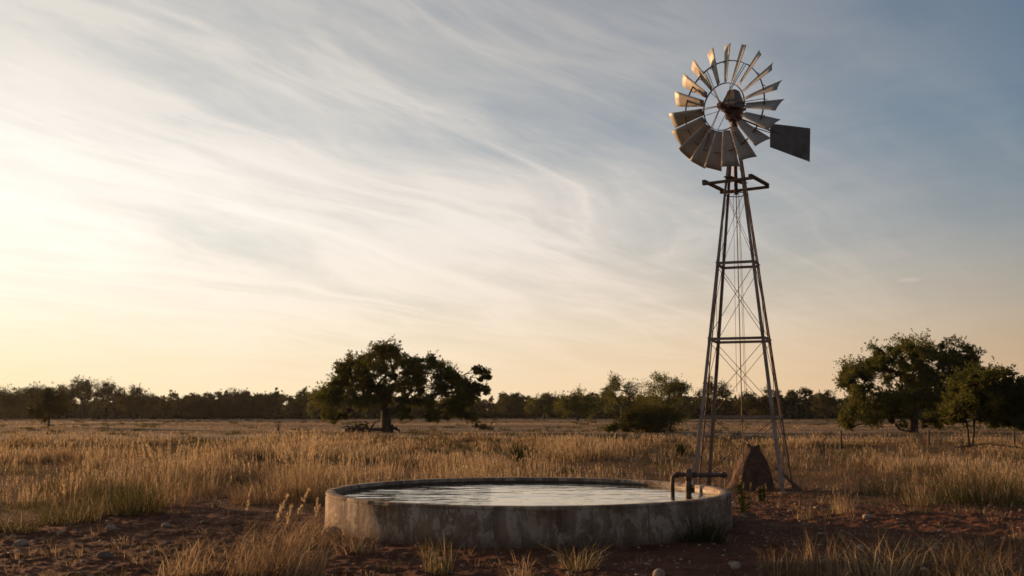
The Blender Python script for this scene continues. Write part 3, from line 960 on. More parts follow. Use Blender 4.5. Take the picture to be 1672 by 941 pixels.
    for k in range(NB):
        ph = ph0 + 2 * PI * k / NB + rs.uniform(-.012, .012)
        pd = e1 * math.cos(ph) + e2 * math.sin(ph); tt = -e1 * math.sin(ph) + e2 * math.cos(ph)
        bt = beta + rs.uniform(-.085, .085)
        nn = ax * math.cos(bt) + tt * math.sin(bt); cc = -ax * math.sin(bt) + tt * math.cos(bt)
        nr, nc = 7, 6; vs = []
        bend = rs.uniform(-.05, .05)
        for sgn in (1, -1):
            for i in range(nr):
                f = i / (nr - 1); r_ = R0 + (R1 - R0) * f; w = 0.16 + (0.395 - 0.16) * f
                for j in range(nc):
                    s = j / (nc - 1) - 0.5
                    skew = 0.035 * s * f
                    vs.append(wc + pd * (r_ + skew) + cc * (s * w) + nn * (0.022 * (1 - 4 * s * s) * (0.6 + 0.6 * f) - 0.02 + bend * f * f + sgn * 0.0012))
        fs = []; h = nr * nc
        for i in range(nr - 1):
            for j in range(nc - 1):
                q = (i * nc + j, i * nc + j + 1, (i + 1) * nc + j + 1, (i + 1) * nc + j)
                fs.append(tuple(reversed(q))); fs.append(tuple(x + h for x in q))
        edge = [j for j in range(nc)] + [i * nc + nc - 1 for i in range(1, nr)] + [(nr - 1) * nc + j for j in range(nc - 2, -1, -1)] + [i * nc for i in range(nr - 2, 0, -1)]
        for q in range(len(edge)):
            a_, b_ = edge[q], edge[(q + 1) % len(edge)]
            fs.append((a_, b_, b_ + h, a_ + h))
        bm = MB(); bm.add(vs, fs)
        # clips that tie the blade to the middle band
        for s in (-0.5, 0.5):
            w = 0.165 + 0.26 * (Rm - R0) / (R1 - R0)
            c = wc + pd * Rm + cc * (s * w * 0.96) - nn * 0.02
            bm.bar(c, wc + pd * Rm + tt * (s * 0.2), 0.012, 0.012, pd)
        bo = bm.build('blade', M['galv'], wheel, False)
        for p in bo.data.polygons: p.use_smooth = len(p.vertices) == 4 and p.index < (nr - 1) * (nc - 1) * 2

    # gearbox with its tin hood --------------------------------------------
    gx = MB()
    gc = Vector((0.0, 0.0, zp(186)))
    bx, by = e1, ax
    prof = [(-0.17, 0.10, 0.12), (-0.10, 0.17, 0.18), (0.02, 0.19, 0.20), (0.075, 0.17, 0.18)]
    vs = []
    for (z, hx, hy) in prof:
        for k in range(8):
            t = 2 * PI * (k + 0.5) / 8
            vs.append(gc + bx * hx * math.cos(t) * 1.06 + by * hy * math.sin(t) * 1.06 + Vector((0, 0, z)))
    fs = [(i * 8 + k, i * 8 + (k + 1) % 8, (i + 1) * 8 + (k + 1) % 8, (i + 1) * 8 + k) for i in range(3) for k in range(8)]
    fs += [tuple(reversed(range(8))), tuple(24 + k for k in range(8))]
    gx.add(vs, fs)
    gx.tube([gc + ax * 0.1, gc + ax * 0.42], 0.05, 10)
    gx.tube([gc + Vector((0, 0, -0.19)), gc + Vector((0, 0, -0.33))], 0.075, 10)
    gx.box(gc + ax * 0.18 + e1 * 0.02 + Vector((0, 0, -0.12)), e1 * 0.07, ax * 0.09, Vector((0, 0, 0.05)))
    g = gx.build('gearbox', M['iron'], root)
    hd_ = MB(); vs = []
    for (z, hx, hy) in ((0.078, 0.19, 0.21), (0.13, 0.185, 0.205), (0.50, 0.10, 0.105), (0.53, 0.085, 0.09)):
        vs += [gc + bx * hx * i + by * hy * j + Vector((0, 0, z)) for (i, j) in ((-1, -1), (1, -1), (1, 1), (-1, 1))]
    fs = [(i * 4 + k, i * 4 + (k + 1) % 4, (i + 1) * 4 + (k + 1) % 4, (i + 1) * 4 + k) for i in range(3) for k in range(4)] + [(12, 13, 14, 15), (3, 2, 1, 0)]
    hd_.add(vs, fs)
    ho = hd_.build('hood', M['vane'], g); bevel(ho, 0.012)
    # tail -----------------------------------------------------------------
    def T(px, py, Y): return U(px, py, Y) - O
    tb = MB()
    s0 = T(1206, 193, WY + 0.15); s1 = T(1321, 238.5, WY + 1.05)
    tb.tube([s0, s0.lerp(s1, 0.5), s1], 0.02, 8)
    tb.tube([T(1207, 201, WY + 0.15), T(1258, 217, WY + 0.55)], 0.011, 6)
    tb.tube([T(1208, 190, WY + 0.2), T(1257, 206, WY + 0.56)], 0.008, 6)
    tail = tb.build('tail_boom', M['iron'], root)
    v4 = [T(1256, 202, WY + 0.55), T(1256, 241, WY + 0.55), T(1321, 265, WY + 1.05), T(1322, 210, WY + 1.05)]
    nrm = (v4[1] - v4[0]).cross(v4[3] - v4[0]).normalized()
    vb = MB()
    ns = 7
    front, back = [], []
    for i in range(ns):
        f = i / (ns - 1)
        for j in range(4):
            g_ = j / 3
            p = v4[0].lerp(v4[3], f).lerp(v4[1].lerp(v4[2], f), g_)
            wv = 0.006 * math.sin(f * 9) * (g_ - .5)
            front.append(p + nrm * (0.026 + wv)); back.append(p + nrm * (0.023 + wv))
    h = len(front); fs = []
    for i in range(ns - 1):
        for j in range(3):
            q = (i * 4 + j, i * 4 + j + 1, (i + 1) * 4 + j + 1, (i + 1) * 4 + j)
            fs.append(q); fs.append(tuple(reversed([x + h for x in q])))
    edge = [0, 1, 2, 3] + [i * 4 + 3 for i in range(1, ns)] + [(ns - 1) * 4 + j for j in (2, 1, 0)] + [i * 4 for i in range(ns - 2, 0, -1)]
    for q in range(len(edge)):
        a_, b_ = edge[q], edge[(q + 1) % len(edge)]
        fs.append((b_, a_, a_ + h, b_ + h))
    vb.add(front + back, fs)
    vb.build('vane', M['vane'], tail)


windmill()


# ------------------------------------------------------------------ earth mound inside the tower
def mound():
    g = Vector((WX + 0.25, WY + 0.15, 0)); z = gz1(g.x, g.y)
    rs = random.Random(3)
    mb = MB(); n = 72
    prof = [(0.56, -0.06), (0.50, 0.06), (0.455, 0.18), (0.42, 0.32), (0.375, 0.46), (0.315, 0.60), (0.245, 0.72), (0.185, 0.80), (0.155, 0.86), (0.14, 0.90), (0.07, 0.88), (0.002, 0.86)]
    vs = []
    for i, (r_, zz) in enumerate(prof):
        for k in range(n):
            a = 2 * PI * k / n
            nz = float(fbm(np.array([math.cos(a) * 2 + 5]), np.array([math.sin(a) * 2 + zz * 3]), 77, 4)[0]) - 0.5
            nz2 = float(fbm(np.array([math.cos(a) * 7 + 2]), np.array([math.sin(a) * 7 + zz * 9]), 78, 3)[0]) - 0.5
            lump = 1 + 0.34 * nz + 0.30 * nz2
            q = 0.83 * r_ * lump * (1 + 0.34 * max(0, math.cos(a - PI * 0.98)) ** 2 * (1 - zz))      # longer skirt on the west side
            up = 0.0
            if zz > 0.84 and r_ > 0.04: up = 0.06 * max(0, math.cos(a - 2.9)) ** 3 + 0.035 * max(0, math.cos(a + 0.15)) ** 3
            vs.append(Vector((q * math.cos(a), q * math.sin(a), zz + up)))
    fs = [(i * n + k, i * n + (k + 1) % n, (i + 1) * n + (k + 1) % n, (i + 1) * n + k) for i in range(len(prof) - 1) for k in range(n)]
    mb.add(vs, fs)
    o = mb.build('earth_mound', M['mound'], None, True); o.location = (g.x, g.y, z)
    tag(o, 'dark reddish brown cone shaped earth mound with two nubs inside the tower legs', 'mound')
    # timber lying at its right side
    a, b = G(1262, 762, 0.45), G(1296, 804, 0.03)
    a = Vector((WX + 0.72, WY + 0.05, 0.46)); b = Vector((WX + 1.12, WY - 0.35, 0.0))
    mb = MB(); mb.bar(a, b, 0.06, 0.06); o = mb.build('timber_prop', M['wood']); bevel(o, .006)
    tag(o, 'dark timber leaning against the earth mound', 'timber')


mound()


# ------------------------------------------------------------------ trees
def leaf_quads(rs, C, Rr, per, size, sub=9, flat=0.72, sprays=0):
    """leaf-sized faces gathered in twig clusters through every clump"""
    n = len(C)
    cen = np.repeat(C, sub, 0); rad = np.repeat(Rr, sub)
    d = rs.normal(0, 1, (len(cen), 3)); d /= np.linalg.norm(d, axis=1)[:, None]
    rr = rs.uniform(0.25, 1.0, len(cen)) ** 0.6
    cen = cen + d * (rad * rr)[:, None] * np.array([1, 1, flat])
    m = max(1, per // sub)
    P = np.repeat(cen, m, 0) + rs.normal(0, 1, (len(cen) * m, 3)) * (np.repeat(rad, m) * 0.25)[:, None] * np.array([1, 1, 0.8])
    if sprays:                                            # loose twigs that stick out of every clump
        q = 12
        c2, r2 = np.repeat(C, sprays, 0), np.repeat(Rr, sprays)
        d2 = rs.normal(0, 1, (len(c2), 3)) + np.array([0, 0, 0.35]); d2 /= np.linalg.norm(d2, axis=1)[:, None]
        t2 = np.tile(np.linspace(0.75, 1.0, q), len(c2)) * np.repeat(rs.uniform(1.15, 1.75, len(c2)), q)
        P2 = np.repeat(c2, q, 0) + np.repeat(d2, q, 0) * (t2 * np.repeat(r2, q))[:, None] + rs.normal(0, 1, (len(c2) * q, 3)) * (np.repeat(r2, q) * 0.07)[:, None]
        P = np.vstack([P, P2])
    N = len(P)
    nrm = rs.normal(0, 1, (N, 3)) + np.array([0, 0, 0.5]); nrm /= np.linalg.norm(nrm, axis=1)[:, None]
    t = np.cross(nrm, rs.normal(0, 1, (N, 3))); t /= np.linalg.norm(t, axis=1)[:, None] + 1e-9
    b = np.cross(nrm, t)
    s = (size * rs.uniform(0.55, 1.35, N))[:, None]
    V = np.stack([P - t * s * 0.5, P + b * s * 0.3, P + t * s * 0.5, P - b * s * 0.3], 1).reshape(-1, 3)
    return V


def quads_mesh(name, V, mat):
    n = len(V) // 4
    return mesh_from(name, V, np.full(n, 4), np.arange(n * 4), mat)


def limbs(rs, C, Rr, fork, base, r_trunk, n_side=7, sway=0.08, up_from=None):
    """trunk plus limbs reaching every clump (each new clump joins the nearest branch already grown)"""
    nodes = [Vector(base), Vector(base).lerp(Vector(fork), 0.55) + Vector((rs.uniform(-.1, .1) * r_trunk * 2, 0, 0)), Vector(fork)]
    par = [-1, 0, 1]
    order = np.argsort(np.linalg.norm(C - np.array(fork)[None], axis=1))
    ids = [2]
    for i in order:
        c = Vector(C[i])
        best, bd = 2, 1e9
        for j in ids:
            q = nodes[j]
            dist = (c - q).length + 0.35 * (q - nodes[2]).length
            if c.z < q.z: dist += 0.5 * (q.z - c.z)
            if dist < bd: bd, best = dist, j
        q = nodes[best]
        md = q.lerp(c, 0.5) + Vector((rs.normal(), rs.normal(), abs(rs.normal()) * 0.8)) * (c - q).length * sway
        nodes.append(md); par.append(best); ids.append(len(nodes) - 1)
        nodes.append(c); par.append(len(nodes) - 2); ids.append(len(nodes) - 1)
    cnt = [1] * len(nodes)
    for i in range(len(nodes) - 1, 2, -1): cnt[par[i]] += cnt[i]
    tot = cnt[2]
    mb = MB()
    rad = [r_trunk * max(0.06, (c / tot) ** 0.48) for c in cnt]
    b0 = Vector(base)
    mb.tube([b0 - Vector((0, 0, 0.3)), b0 + Vector((0, 0, 0.02)), nodes[1].lerp(b0, 0.6), nodes[1], nodes[2]], [r_trunk * 1.55, r_trunk * 1.4, r_trunk * 1.08, r_trunk, r_trunk * 0.95], n_side + 3, cap=False)
    for i in range(3, len(nodes)):
        p, q = nodes[par[i]], nodes[i]
        mb.tube([p, q], [min(rad[i] * 1.15, rad[par[i]] * 0.9), rad[i] * 0.85], n_side if cnt[i] > 4 else 5, cap=False)
    return mb


def hero(name, label, cl, s, ox, oy, bx, by, fork, rtr, depth, seed, per=290, leaf=0.145, mat='oak', group=None, stems=None, squash=0.06, full=1.0):
    """oak with clumps read off the photograph as (x,y,r) in an enlarged crop, spread in depth as a real crown"""
    rs = np.random.RandomState(seed)
    g = G(ox + bx / s, oy + by / s); Y = g.y; z0 = gz1(g.x, g.y)
    base = Vector((g.x, Y, z0))
    cxs = [c[0] for c in cl]; cm, cw = (min(cxs) + max(cxs)) / 2, (max(cxs) - min(cxs)) / 2
    C, Rr = [], []
    for (x, y, r_) in cl:
        lat = math.sqrt(max(0.06, 1 - ((x - cm) / (cw * 1.05)) ** 2))
        for rep in range(3):
            dy = rs.uniform(-1, 1) * depth * lat * 0.85
            jx, jy = (0, 0) if rep == 0 else (rs.normal() * r_ * 0.55, rs.normal() * r_ * 0.45)
            p = U(ox + (x + jx) / s, oy + (y + jy + squash * (by - y)) / s, Y)
            # keep the size of the crown while moving the clump in depth
            C.append([p.x - g.x, dy, p.z - z0]); Rr.append(full * r_ / s * Y / F * (0.93 if rep == 0 else 0.60))
    n0 = len(C)
    for i in [q for q in range(n0) if cl[q // 3][0] < 1335]:   # fill the inside between neighbouring clumps
        for _ in range(2):
            dd = np.hypot(*(np.array(C)[:n0, [0, 2]] - np.array(C[i])[[0, 2]]).T)
            near = np.flatnonzero((dd > Rr[i] * 0.6) & (dd < Rr[i] * 2.6))
            if len(near):
                j = near[rs.randint(len(near))]
                C.append([(C[i][q] + C[j][q]) / 2 for q in range(3)]); Rr.append(min(Rr[i], Rr[j]) * 0.60)
    C = np.array(C); Rr = np.array(Rr)
    root = empty(name, base); tag(root, label, 'oak tree', group or 'large oaks in the field')
    V = leaf_quads(rs, C, Rr, per, leaf, 14, sprays=9)
    tr = None
    f = U(ox + fork[0] / s, oy + fork[1] / s, Y)
    fk = Vector((f.x - g.x, 0, f.z - z0))
    if stems is None:
        tr = limbs(rs, C, Rr, fk, (0, 0, 0), rtr).build('trunk', M['bark'], root, True)
    else:
        half = len(C) // 2
        o1 = np.argsort(C[:, 0])
        for q, (sx, fx, fy) in enumerate(stems):
            f = U(ox + fx / s, oy + fy / s, Y)
            idx = o1[:half] if q == 0 else o1[half:]
            limbs(rs, C[idx], Rr[idx], Vector((f.x - g.x, 0.05 * q, f.z - z0)), (sx, 0.06 * q, 0), rtr).build('trunk', M['bark'], root, True)
    link('crown', quads_mesh('crown', V, M[mat]), root)
    return root, Y


OAK1 = [(680, 140, 95), (575, 175, 85), (740, 135, 65), (620, 120, 60), (410, 200, 75), (330, 265, 60), (300, 290, 50), (255, 350, 65), (160, 440, 65), (440, 255, 75), (600, 265, 80), (540, 240, 55), (780, 225, 80), (860, 230, 75),
        (900, 300, 75), (1020, 205, 65), (1010, 170, 35), (1090, 265, 80), (1170, 320, 65), (1000, 320, 80), (1120, 375, 75), (1200, 380, 60), (1260, 420, 70), (1365, 275, 34), (1400, 295, 32), (1450, 305, 36), (1475, 345, 26), (1430, 350, 26), (1435, 440, 40), (1395, 455, 32), (1460, 475, 24), (1290, 490, 66), (1270, 430, 58), (1235, 395, 55), (1325, 465, 55), (1335, 530, 60), (1365, 460, 40),
        (1300, 590, 85), (1330, 680, 55), (1200, 560, 95), (1150, 650, 60), (1090, 510, 90), (950, 430, 80), (850, 390, 80), (760, 350, 75), (650, 335, 70), (200, 500, 90), (130, 570, 75), (250, 600, 95), (170, 665, 65),
        (350, 570, 95), (420, 490, 85), (380, 400, 75), (300, 420, 80), (460, 590, 70), (220, 712, 26), (300, 690, 28), (520, 550, 70), (620, 550, 70), (800, 560, 50), (1010, 640, 50), (1015, 705, 36), (815, 650, 36), (810, 700, 24), (900, 555, 60),
        (740, 440, 55), (470, 330, 60), (520, 400, 50), (480, 430, 50), (430, 340, 55), (585, 420, 40), (590, 480, 60), (540, 470, 55), (1230, 660, 50), (1120, 700, 22), (1220, 480, 75), (1000, 560, 60)]
hero('oak_tree', 'wide spreading live oak standing alone with a detached tuft of branches on its right', OAK1, 4.95, 500, 540, 650, 822, (645, 660), 0.45, 5.5, 11)

OAK2 = [(500, 90, 80), (570, 95, 70), (660, 95, 60), (740, 110, 70), (810, 140, 55), (915, 135, 62), (965, 175, 55), (880, 250, 75), (330, 145, 62), (270, 185, 72), (170, 245, 72), (110, 290, 55), (105, 370, 62), (200, 340, 70), (420, 130, 55), (450, 200, 80),
        (550, 195, 70), (650, 210, 70), (760, 200, 65), (350, 235, 70), (245, 275, 55), (500, 290, 50), (600, 300, 70), (700, 290, 80), (800, 320, 70), (560, 390, 80), (450, 430, 70), (350, 440, 72), (660, 420, 90), (760, 420, 80), (250, 450, 80),
        (150, 470, 70), (85, 580, 60), (100, 645, 40), (180, 590, 72), (280, 560, 70), (370, 560, 70), (450, 540, 70), (240, 640, 45), (420, 600, 45), (560, 490, 70), (650, 520, 70), (700, 590, 50), (750, 625, 34), (680, 645, 32), (800, 560, 70), (960, 250, 60)]
hero('oak_tree', 'big rounded live oak with a thick dark trunk, right of the windmill', OAK2, 4.28, 1360, 540, 555, 716, (562, 590), 0.40, 5.0, 12, full=1.13)

OAK3 = [(900, 330, 70), (1000, 290, 72), (1100, 285, 70), (1180, 325, 70), (1250, 375, 62), (1300, 425, 55), (1250, 470, 70), (1150, 420, 80), (1050, 400, 80), (950, 420, 80), (880, 460, 70), (1280, 560, 62), (1200, 560, 70), (1100, 540, 80),
        (1000, 530, 80), (900, 560, 70), (840, 600, 42), (1180, 640, 42), (1080, 615, 42), (1315, 510, 45), (820, 520, 55), (1260, 630, 34), (1350, 560, 65), (1345, 470, 60), (1220, 430, 80), (1120, 350, 80), (1040, 340, 70), (960, 360, 70), (1290, 500, 70), (1180, 490, 80), (1020, 470, 80)]
hero('oak_tree', 'smaller dark tree on two thin stems, in front of the big rounded oak', OAK3, 4.28, 1360, 540, 968, 818, (965, 640), 0.055, 2.3, 13, full=1.15, per=420, leaf=0.105,
     stems=((-0.10, 935, 640), (0.10, 992, 625)))


def clump_crown(rs, W, H, n, trunk, open_=0.5):
    C, Rr = [], []
    for k in range(n):
        a = rs.uniform(0, 2 * PI); u = rs.uniform(0, 1) ** 0.55
        rad = W * 0.5 * u * 0.86
        top = H * (1 - 0.42 * u ** 2.2) 
        lo = trunk + (H * 0.06) * (1 - u)
        f = rs.uniform(0, 1) ** (0.35 + 0.3 * open_)
        if k < n * 0.3: f = 1.0
        z = lo + (top - lo) * f - W * 0.06
        r_ = W * rs.uniform(0.10, 0.17)
        C.append([math.cos(a) * rad, math.sin(a) * rad, max(z, trunk * 0.8)]); Rr.append(r_)
    return np.array(C), np.array(Rr)


def field_tree(label, pxc, wpx, ptop, pbase, seed, n=34, per=90, trunkf=0.22, open_=0.5, name='oak_tree', group=None, cat='tree', leafk=1.0, mat='oakfar', trunk_r=None):
    rs = np.random.RandomState(seed)
    g = G(pxc, pbase); Y = g.y
    if Y > 330: 
        Y = 330; g = Vector((U(pxc, pbase, Y).x, Y, 0))
    z0 = gz1(g.x, g.y)
    s = Y / F
    W, H = wpx * s, U(pxc, ptop, Y).z - z0
    C, Rr = clump_crown(rs, W, H * 0.97, n, H * trunkf, open_)
    C[:, :2] *= rs.uniform(0.7, 1.18, (len(C), 1)); C[:, 2] *= rs.uniform(0.80, 1.08, len(C)); Rr = Rr * rs.uniform(0.65, 1.2, len(Rr))
    root = empty(name, (g.x, g.y, z0)); tag(root, label, cat, group or ('bushes in the field' if cat == 'bush' else 'trees along the far side of the field'))
    leaf = max(0.13, 0.00115 * Y) * leafk
    link('crown', quads_mesh('crown', leaf_quads(rs, C, Rr, int(per * 3.1), leaf, 12, sprays=2), M[mat]), root)
    limbs(rs, C, Rr, Vector((rs.normal() * W * 0.02, 0, H * (trunkf + 0.08))), (0, 0, 0), trunk_r or max(0.12, H * 0.035), 5).build('trunk', M['bark'], root, True)
    return root


FT = [
    # label, px centre, width, top, base, kwargs
    ('dark oak cut by the left edge of the photo', 8, 92, 629, 686, dict(seed=21, n=44)),
    ('low dense oak just inside the left edge, behind the small lone tree', 52, 74, 623, 685.5, dict(seed=22, n=40)),
    ('broad oak directly left of the tallest open crowned tree', 92, 66, 625, 685, dict(seed=23, n=36)),
    ('tallest open crowned tree of the left group, gaps of sky below its top', 133, 76, 612, 685.5, dict(seed=24, n=34, open_=0.05, trunkf=0.3)),
    ('tree with sky between its upper branches, right of the tallest one', 183, 66, 616, 685, dict(seed=25, n=30, open_=0.1, trunkf=0.3)),
    ('sloping right end tree of the left group', 219, 70, 625, 684.5, dict(seed=26, n=38, trunkf=0.2)),
    ('low pale shrub under the right end of the left tree group', 262, 36, 668, 684, dict(seed=27, n=14, trunkf=0.08, per=70, name='shrub')),
    ('small lone tree on a thin stem in the open grass, far left', 79, 66, 634, 699, dict(seed=28, n=34, per=130, trunkf=0.24, trunk_r=0.12)),
    ('left end tree of the dense dark grove left of the lone oak', 315, 62, 640, 684, dict(seed=29, n=38, trunkf=0.1)),
    ('second tree from the left in the dense dark grove', 352, 58, 637, 684.2, dict(seed=30, n=38, trunkf=0.12)),
    ('second tree from the right in the dense dark grove', 394, 60, 634, 684.4, dict(seed=31, n=38, trunkf=0.12)),
    ('right end tree of the dense dark grove, a thin branch above it', 433, 54, 638, 684.2, dict(seed=32, n=36, trunkf=0.14)),
    ('slim open tree peeping above the right end of the dense grove', 449, 22, 633, 683.5, dict(seed=33, n=12, trunkf=0.5, open_=0.05)),
    ('tree in the gap left of the lone spreading oak', 494, 52, 636, 685, dict(seed=34, n=34, trunkf=0.1)),
    ('leafy tree half hidden by the left side of the lone spreading oak', 530, 58, 631, 686, dict(seed=35, n=36, trunkf=0.1, mat='oak')),
    ('low rounded hazy tree just right of the lone spreading oak', 836, 58, 642, 681.5, dict(seed=36, n=34, trunkf=0.1)),
    ('medium oak with several low stems, left of the darker round oak', 888, 62, 638, 686, dict(seed=37, n=36, trunkf=0.18, mat='oak')),
    ('dark round oak with a short clear trunk in mid field', 943, 76, 633, 688.5, dict(seed=38, n=42, trunkf=0.17, mat='oak')),
    ('tall two lobed tree behind and left of the low bush', 1016, 76, 608, 687, dict(seed=39, n=34, trunkf=0.22, open_=0.05, mat='oak')),
    ('tall broad oak rising right behind the low bush', 1088, 104, 603, 690, dict(seed=40, n=56, trunkf=0.16, open_=0.2, per=100, mat='oak')),
    ('low spreading bush in front of the tall broad oak', 1060, 118, 658, 706, dict(seed=41, n=54, trunkf=0.03, per=170, name='bush', cat='bush', mat='oakfar', trunk_r=0.10)),
    ('small dark sprig of bush left of the low spreading bush', 1003, 26, 690, 708, dict(seed=42, n=8, trunkf=0.05, per=90, name='bush', cat='bush', mat='oak', trunk_r=0.04)),
    ('open topped tree seen through the left side of the tower', 1166, 66, 619, 687, dict(seed=43, n=34, trunkf=0.26, open_=0.05)),
    ('low hazy tree seen through the middle of the tower', 1225, 60, 641, 685, dict(seed=44, n=34, trunkf=0.1)),
    ('rounded tree right behind the right tower leg', 1262, 48, 635, 685, dict(seed=45, n=32, trunkf=0.12)),
    ('tree with a lifted round top just right of the tower', 1290, 36, 630, 684.5, dict(seed=46, n=26, trunkf=0.2, open_=0.05)),
    ('wider flat topped tree second right of the tower', 1316, 44, 632, 684.5, dict(seed=47, n=32, trunkf=0.14)),
    ('lower tree between the tower and the big rounded oak', 1350, 48, 636, 685, dict(seed=48, n=34, trunkf=0.12)),
    ('dark tree at the right edge behind the two stemmed tree', 1668, 60, 634, 687, dict(seed=49, n=36, trunkf=0.1)),
    ('tree mostly hidden behind the big rounded oak at right', 1400, 56, 640, 684.5, dict(seed=50, n=34, trunkf=0.1)),
    ('small dark scrub bush in the open grass right of the lone oak', 790, 40, 690, 703, dict(seed=51, n=10, trunkf=0.1, per=40, name='scrub_bush', cat='bush', trunk_r=0.03)),
]
for (lb, pxc, w_, tp, bs, kw) in FT:
    field_tree(lb, pxc, w_, tp, bs, **kw)


def woodland():
    rs = np.random.RandomState(90)
    C, Rr = [], []
    for k in range(950):
        a = R(rs.uniform(-40, 40)); d = rs.uniform(345, 470)
        x, y = math.sin(a) * d, math.cos(a) * d
        low = float(fbm(np.array([x / 30.0]), np.array([y / 90.0]), 91, 3)[0])
        H = (3.6 + 6.0 * low) * d / 400 * rs.choice([0.65, 0.85, 1.0, 1.15])
        ww = rs.uniform(2.6, 5.0)
        for q in range(3):
            C.append([x + rs.normal() * 4, y + rs.normal() * 3, rs.uniform(0.4, 1.8)]); Rr.append(rs.uniform(1.2, 2.0))
        for q in range(9):
            f = rs.uniform(0.0, 1) ** 0.9
            wq = ww * math.sqrt(1 - f * f * 0.85)
            C.append([x + rs.normal() * wq * 0.6, y + rs.normal() * wq * 0.6, 0.3 + H * f * 0.92]); Rr.append(rs.uniform(1.0, 2.2))
    V = leaf_quads(rs, np.array(C), np.array(Rr), 44, 1.05, 4)
    tag(link('woodland', quads_mesh('woodland', V, M['oakfar'])), 'distant belt of low dark woodland closing the field', 'woodland', kind='stuff')


woodland()


# ------------------------------------------------------------------ fallen limbs, fence, stakes, dead shrub
def fallen(name, label, pts_px, Y, r0, seed, twigs=6, cat='fallen limb'):
    rs = random.Random(seed)
    pts = []
    for (px, dz) in pts_px:
        p = U(px, 700, Y + rs.uniform(-.4, .4)); pts.append(Vector((p.x, p.y, gz1(p.x, p.y) + dz)))
    mb = MB(); o0 = pts[0].copy()
    loc = [p - o0 for p in pts]
    m = len(loc)
    mb.tube(loc, [r0 * (1 - 0.6 * i / m) for i in range(m)], 7)
    for k in range(twigs):
        i = rs.randrange(m - 1); p = loc[i].lerp(loc[i + 1], rs.random())
        d = Vector((rs.uniform(-1, 1), rs.uniform(-.6, .6), rs.uniform(0.1, 0.9))).normalized() * rs.uniform(1.5, 4) * r0
        mb.tube([p, p + d * 0.6 + Vector((0, 0, r0)), p + d * 1.3], [r0 * 0.4, r0 * 0.3, r0 * 0.12], 5)
    o = mb.build(name, M['bark'], None, True); o.location = o0
    tag(o, label, cat, 'fallen limbs under the oaks' if cat == 'fallen limb' else None)


Y1 = G(630, 706).y
fallen('fallen_limb', 'long fallen limb lying left of the lone oak trunk', [(563, 0.15), (585, 0.30), (605, 0.22), (626, 0.30)], Y1 - 1, 0.26, 1, 7)
fallen('fallen_limb', 'short broken limb at the right foot of the lone oak trunk', [(634, 0.2), (644, 0.4), (652, 0.15)], Y1 - 0.6, 0.18, 2, 3)
Y2 = G(1488, 707).y
fallen('fallen_limb', 'curved fallen limb beside the trunk of the big rounded oak', [(1462, 0.75), (1468, 0.35), (1478, 0.18), (1486, 0.2)], Y2 - 1, 0.13, 3, 4)
fallen('fallen_branch', 'grey fallen branch lying in tall grass below the two stemmed tree', [(1556, 0.24), (1590, 0.32), (1612, 0.38), (1650, 0.26), (1668, 0.2)], 43.0, 0.035, 4, 7, 'branch')


def dead_shrub(label, px, py, wpx, hpx, seed):
    rs = random.Random(seed)
    g = G(px, py); z = gz1(g.x, g.y); s = g.y / F
    mb = MB()
    for k in range(12):
        a = rs.uniform(0, 2 * PI); sp_ = rs.uniform(.2, 1) * wpx * s * .5; h = hpx * s * rs.uniform(.6, 1)
        p1 = Vector((math.cos(a) * sp_ * .4, math.sin(a) * sp_ * .4, h * .5)); p2 = Vector((math.cos(a) * sp_, math.sin(a) * sp_, h))
        mb.tube([(0, 0, -.03), p1, p2], [.018, .012, .004], 5)
        for q in range(3):
            p = p1.lerp(p2, rs.random()); mb.tube([p, p + Vector((rs.uniform(-.15, .15), rs.uniform(-.15, .15), rs.uniform(.05, .25)))], [.007, .003], 4)
    o = mb.build('dead_shrub', M['bark']); o.location = (g.x, g.y, z); tag(o, label, 'shrub', 'leafless shrubs in the field')


dead_shrub('leafless dead shrub in the tall grass right of the tower', 1344, 748, 46, 36, 1)
dead_shrub('thin leafless sapling in open grass left of the lone oak', 454, 706, 12, 20, 2)
dead_shrub('bare twiggy shrub in the grass near the two stemmed tree', 1572, 742, 30, 30, 3)


def fence():
    Yf = 47.0
    p0 = U(1372, 700, Yf)
    root = empty('wire_fence', (p0.x, Yf, 0)); tag(root, 'low sagging wire fence with leaning wooden posts in tall grass, right side', 'fence')
    xs = [1372, 1515, 1655]
    tops = []
    rs = random.Random(6)
    for px in xs:
        p = U(px, 700, Yf); x, y = p.x - p0.x, 0.0; z = gz1(p.x, p.y); lean = rs.uniform(-.06, .06)
        mb = MB(); mb.tube([(x, y, z - .2), (x + lean * .5, y, z + .5), (x + lean, y, z + 0.88)], [.06, .052, .045], 9)
        mb.build('post', M['wood'], root, True); tops.append((x + lean * .5, y, z))
    for h in (0.42, 0.72):
        mb = MB(); pts = []
        for a, b in zip(tops[:-1], tops[1:]):
            for k in range(8):
                t = k / 8; pts.append((a[0] + (b[0] - a[0]) * t, -0.075, a[2] * (1 - t) + b[2] * t + h - 0.12 * math.sin(PI * t)))
        pts.append((tops[-1][0], -0.075, tops[-1][2] + h))
        mb.tube(pts, 0.008, 5); mb.build('wire', M['iron'], root)


fence()


def stake(label, px, py, hpx, seed, lean=0.0):
    g = G(px, py); z = gz1(g.x, g.y); s = g.y / F
    mb = MB(); h = hpx * s
    mb.tube([(0, 0, -.2), (lean * h * .5, 0, h * .5), (lean * h, 0, h)], [.05, .045, .035], 8)
    o = mb.build('wooden_stake', M['wood'], None, True); o.location = (g.x, g.y, z); tag(o, label, 'stake', 'stakes standing in the grass')


stake('short dark stake in the grass right of the larger yucca', 934, 728, 20, 1)
stake('leaning pale stake in the grass below the low spreading bush', 1000, 730, 28, 2, 0.35)
stake('short stump like stake nearest the tank rim, behind its middle', 917, 742, 16, 3, -0.05)

